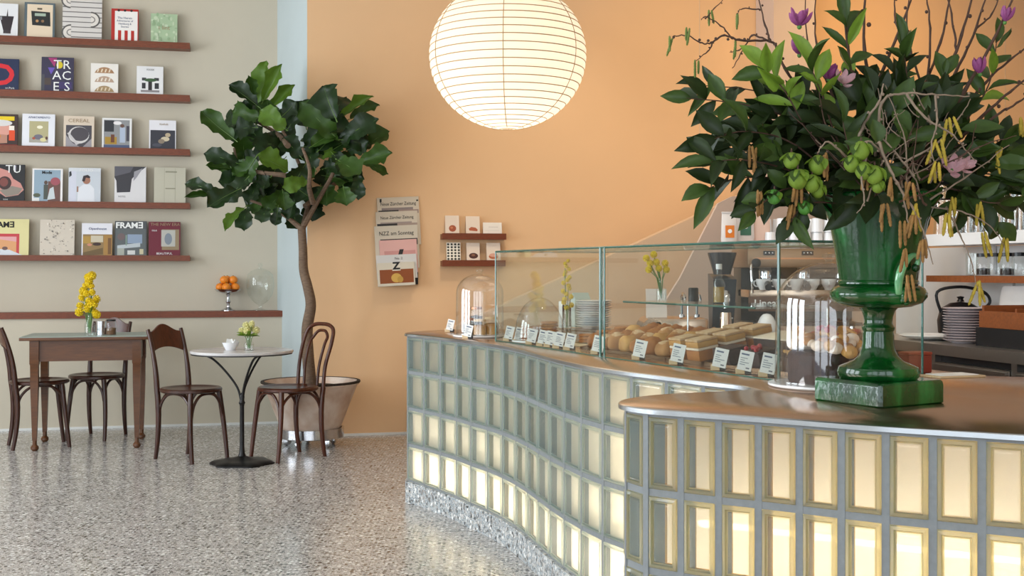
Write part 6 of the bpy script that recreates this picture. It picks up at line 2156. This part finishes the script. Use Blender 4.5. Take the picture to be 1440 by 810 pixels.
for pts, r in (
    ([(1240, 290, 0), (1232, 160, .05), (1216, 70, .05), (1218, -30, .05)], .0075),
    ([(1235, 290, 0), (1205, 150, 0), (1192, 60, 0), (1180, -20, 0)], .005),
    ([(1250, 280, 0), (1292, 150, .05), (1322, 60, .08), (1340, -20, .1)], .006),
    ([(1252, 280, 0), (1300, 130, .1), (1308, 40, .12), (1300, -20, .12)], .0055),
    ([(1252, 280, 0), (1325, 120, .05), (1352, 50, .06), (1372, -20, .08)], .0065),
    ([(1255, 280, 0), (1340, 110, .12), (1372, 40, .14), (1392, -20, .15)], .0055),
    ([(1258, 280, 0), (1355, 130, 0), (1400, 50, 0), (1432, -20, 0)], .0065),
    ([(1260, 280, 0), (1378, 125, .05), (1420, 85, .06), (1465, 50, .08)], .005),
    ([(1262, 280, 0), (1375, 170, .0), (1420, 130, .0), (1465, 95, .0)], .006),
    ([(1262, 280, 0), (1385, 175, -.05), (1430, 145, -.05), (1470, 120, -.05)], .005),
    ([(1232, 120, .1), (1262, 50, .12), (1288, -20, .14)], .0055),
    ([(1265, 48, .12), (1258, 20, .12), (1260, -20, .12)], .0035),
    ([(1345, 70, .06), (1338, 20, .06), (1328, -20, .06)], .0035),
    ([(1372, 40, .14), (1395, 20, .14), (1410, -20, .14)], .0035),
    ([(1300, 130, .1), (1280, 70, .1), (1275, 20, .1), (1282, -20, .1)], .0035),
    ([(1240, 290, 0), (1165, 120, -.05), (1148, 60, -.05), (1146, -20, -.05)], .004),
    ([(1230, 280, 0), (1160, 160, 0), (1136, 60, 0), (1133, -20, 0)], .0035),
    ([(1225, 280, 0), (1150, 160, .02), (1105, 98, .0), (1092, 66, 0), (1082, 58, 0), (1040, 56, -.02), (1018, 50, -.02), (1000, 60, -.02), (985, 60, -.02), (966, 50, -.02), (946, 51, -.02)], .0045),
    ([(1083, 58, 0), (1076, 36, 0), (1063, -15, .02)], .0035),
    ([(1078, 56, 0), (1058, 50, .02), (1048, 65, .03), (1030, 96, .04)], .003),
    ([(1030, 55, -.02), (1014, 36, -.02), (992, 24, -.02), (986, 28, -.02)], .0025),
    ([(1003, 60, -.02), (995, 72, -.03), (978, 86, -.03)], .0025),
    ([(1070, 14, .02), (1045, 12, .02), (1036, 20, .02)], .0022),
    ([(992, 26, -.02), (1005, 12, -.02), (1022, -5, -.02)], .0022),
    ([(1048, 66, .03), (1035, 72, .03), (1026, 74, .03)], .002),
):
    twig(pts, r)
for pts, r in (
    ([(1232, 220, -.2), (1240, 145, -.25), (1270, 132, -.27), (1310, 133, -.27), (1362, 136, -.25)], .004),
    ([(1200, 240, -.2), (1212, 180, -.25), (1235, 145, -.28), (1242, 118, -.28)], .0045),
    ([(1250, 290, -.1), (1246, 230, -.25), (1225, 200, -.3), (1205, 205, -.3)], .004),
    ([(1235, 200, -.3), (1252, 240, -.32), (1270, 275, -.32), (1278, 320, -.3)], .0042),
    ([(1260, 255, -.3), (1282, 290, -.3), (1300, 330, -.3), (1312, 372, -.28)], .003),
    ([(1275, 133, -.27), (1300, 165, -.28), (1340, 190, -.27), (1370, 225, -.25)], .0035),
    ([(1315, 134, -.27), (1318, 170, -.28), (1310, 205, -.28), (1318, 250, -.28)], .003),
    ([(1270, 230, -.25), (1320, 200, -.25), (1345, 170, -.22), (1365, 140, -.2)], .003),
    ([(1330, 290, -.1), (1350, 330, -.12), (1365, 365, -.12), (1375, 410, -.12)], .0025),
    ([(1300, 290, -.1), (1360, 300, -.12), (1392, 318, -.12), (1412, 345, -.1)], .0025),
    ([(1220, 215, -.3), (1212, 250, -.32), (1216, 280, -.32), (1205, 300, -.3)], .003),
    ([(1195, 225, -.25), (1165, 200, -.3), (1150, 215, -.3)], .003),
):
    twig(pts, r, 'twig_grey')


for i in range(34):          # the tangle of thin twigs in front of the leaves
    x0 = br.uniform(1190, 1320); y0 = br.uniform(225, 290)
    a = br.uniform(-1.0, 1.25)
    L0 = br.uniform(70, 170)
    x1, y1 = x0 + L0 * math.sin(a), y0 - L0 * math.cos(a) * .9
    dz = br.uniform(-.28, -.08)
    mx0, my0 = (x0 + x1) / 2 + br.uniform(-18, 18), (y0 + y1) / 2 + br.uniform(-14, 14)
    twig([(x0, y0, dz), (mx0, my0, dz + br.uniform(-.04, .02)), (x1, y1, dz + br.uniform(-.03, .06))], br.uniform(.002, .0034), ('twig', 'twig_grey')[i % 2])
    if i % 2:
        b2 = a + br.uniform(.5, 1.0) * (1 if i % 4 == 1 else -1)
        twig([(mx0, my0, dz), (mx0 + 28 * math.sin(b2), my0 - 26 * math.cos(b2), dz), (mx0 + 55 * math.sin(b2 + .3), my0 - 50 * math.cos(b2 + .3), dz + .02)], .0018, ('twig', 'twig_grey')[i % 2])


def catkin_mesh(mat, ln):
    mb = MB()
    n_ = 14
    mb.lathe([(0, -ln)] + [(.0042 * (1 - (abs(i / n_ - .5) * 1.7) ** 4) * (1.12 if i % 2 else .92), -ln + ln * i / n_) for i in range(1, n_)] + [(0, 0)], 8)
    return mb.mesh('catkin', mt[mat], angle=80)


CK = {m_: [catkin_mesh(m_, l) for l in (.05, .06, .07)] for m_ in ('catkin', 'catkin_brown', 'catkin_green')}
for x, y, dz, m_ in ((942, 52, -.02, 'catkin_green'), (968, 38, -.02, 'catkin_green'), (1001, 12, -.02, 'catkin_green'), (1036, 18, .02, 'catkin_green'), (980, 84, -.03, 'catkin_green'), (1034, 56, .0, 'catkin_green'),
                     (1318, 195, -.28, 'catkin'), (1316, 228, -.28, 'catkin'), (1336, 165, -.25, 'catkin'), (1404, 208, -.1, 'catkin'), (1437, 165, -.05, 'catkin'), (1376, 285, -.12, 'catkin'),
                     (1415, 335, -.1, 'catkin'), (1382, 325, -.12, 'catkin'), (1340, 275, -.12, 'catkin'), (1378, 395, -.12, 'catkin'), (1330, 300, -.25, 'catkin'), (1290, 285, -.3, 'catkin'),
                     (1252, 250, -.32, 'catkin_brown'), (1246, 285, -.3, 'catkin_brown'), (1278, 255, -.32, 'catkin_brown'), (1285, 300, -.3, 'catkin_brown'), (1300, 335, -.3, 'catkin_brown'), (1268, 310, -.3, 'catkin_brown'),
                     (1070, 268, -.24, 'catkin_brown'), (1122, 255, -.24, 'catkin_brown'), (1115, 285, -.22, 'catkin_brown'), (1164, 215, -.25, 'catkin_brown'), (1060, 205, -.2, 'catkin_brown'), (1270, 350, -.28, 'catkin_brown'), (1278, 385, -.25, 'catkin_brown'), (1216, 235, -.3, 'catkin_brown')):
    p = B(x, y, dz)
    for j in range(3 if m_ != 'catkin_green' else 2):
        tl = Euler((br.uniform(-.25, .25), br.uniform(-.3, .3), br.uniform(0, 6))).to_matrix().to_4x4()
        sc_ = .75 if m_ == 'catkin_green' else 1.0
        link('catkin', br.choice(CK[m_]), bq, Matrix.Translation(p + Vector((br.uniform(-.009, .009), br.uniform(-.008, .008), br.uniform(-.004, .004)))) @ tl @ Matrix.Scale(sc_, 4))


def petal_mesh(mat, cup):
    prof = [(0, .12), (.2, .3), (.45, .46), (.7, .46), (.88, .3), (1.0, .05)]
    vs = []; fs = []
    for i, (y, w) in enumerate(prof):
        for u in (-1, -.5, 0, .5, 1):
            vs.append((u * w, y, cup * (y * (1 - y)) * -1.6 + .35 * abs(u) ** 2 * w))
    for i in range(len(prof) - 1):
        for j in range(4):
            a = i * 5 + j
            fs.append((a, a + 1, a + 6, a + 5))
    return MB().add(vs, fs).mesh('petal', mt[mat], angle=70)


PM = {m_: [petal_mesh(m_, c) for c in (.35, .5)] for m_ in ('magnolia', 'pink')}


def magnolia(x, y, dz, size, openness, mat, up=(0, -.2, 1), label=None):
    e = bpy.data.objects.new('magnolia_flower', MB().ball((0, 0, 0), size * .12, 8, 6).mesh('magnolia_flower', mt['stem']))
    C.objects.link(e); e.parent = bq; e.location = B(x, y, dz)
    upv = Vector(up).normalized(); s = upv.orthogonal().normalized(); t = upv.cross(s)
    for k in range(7):
        a = 2 * PI * k / 7 + (.4 if k > 3 else 0)
        o_ = openness * (1 if k % 2 else .55)
        d = (upv + (s * math.cos(a) + t * math.sin(a)) * o_).normalized()
        side = (s * math.cos(a) + t * math.sin(a))
        link('petal', PM[mat][k % 2], e, frame_from(d * size * .05, d * size * br.uniform(.85, 1.05), size * .42, -side + upv * .3))
    return e


magnolia(1124, 38, -.05, .055, .9, 'magnolia')
magnolia(1124, 78, -.06, .05, .5, 'magnolia', (-.1, -.4, 1))
magnolia(1165, 112, -.12, .045, .7, 'magnolia', (.1, -.7, .8))
magnolia(1184, 118, -.14, .045, .9, 'pink', (.2, -.8, .5))
magnolia(1378, 105, -.05, .05, .4, 'magnolia', (-.2, -.2, 1))
magnolia(1413, 32, -.02, .045, .4, 'magnolia', (.15, -.2, 1))
magnolia(1338, 240, -.2, .055, .9, 'pink', (-.1, -.9, .3))
magnolia(1350, 236, -.18, .045, .8, 'pink', (.4, -.8, .3))
for x, y, dz, r, m_ in ((1113, 226, -.24, .024, 'lime'), (1122, 252, -.25, .028, 'lime'), (1142, 258, -.24, .024, 'lime'), (1150, 232, -.24, .026, 'lime'), (1211, 212, -.31, .025, 'lime'), (1198, 230, -.3, .023, 'lime'),
                        (1214, 240, -.31, .024, 'lime'), (1230, 246, -.31, .025, 'lime'), (1234, 262, -.3, .018, 'lime'), (1089, 277, -.22, .021, 'green_fruit'), (1131, 292, -.22, .02, 'green_fruit'), (1150, 268, -.22, .02, 'lime')):
    r *= .84
    p = B(x, y, dz)
    mb = MB().ball((0, 0, 0), r, 14, 10, (1, 1, 1.1))
    lumpy(mb, int(x), .05)
    f_ = mb.build('green_fruit', mt[m_], bq, angle=80)
    f_.location = p
    MB().lathe([(0, r * 1.05), (.0025, r * 1.04), (.002, r * 1.5), (0, r * 1.5)], 6).build('stalk', mt['twig'], f_)
    for k in range(5):
        a = br.uniform(0, .8) + 2 * PI * k / 5
        h0 = br.uniform(.6, 1.05)
        link('sepal', LM[('leaf_light', 'leaf')[k % 2]][k % 4], f_, frame_from((r * .3 * math.cos(a), r * .3 * math.sin(a), r * h0), (r * 1.45 * math.cos(a), r * 1.45 * math.sin(a), r * br.uniform(-.7, .3)), r * 1.2, (math.cos(a) * .6, math.sin(a) * .6, 1)))
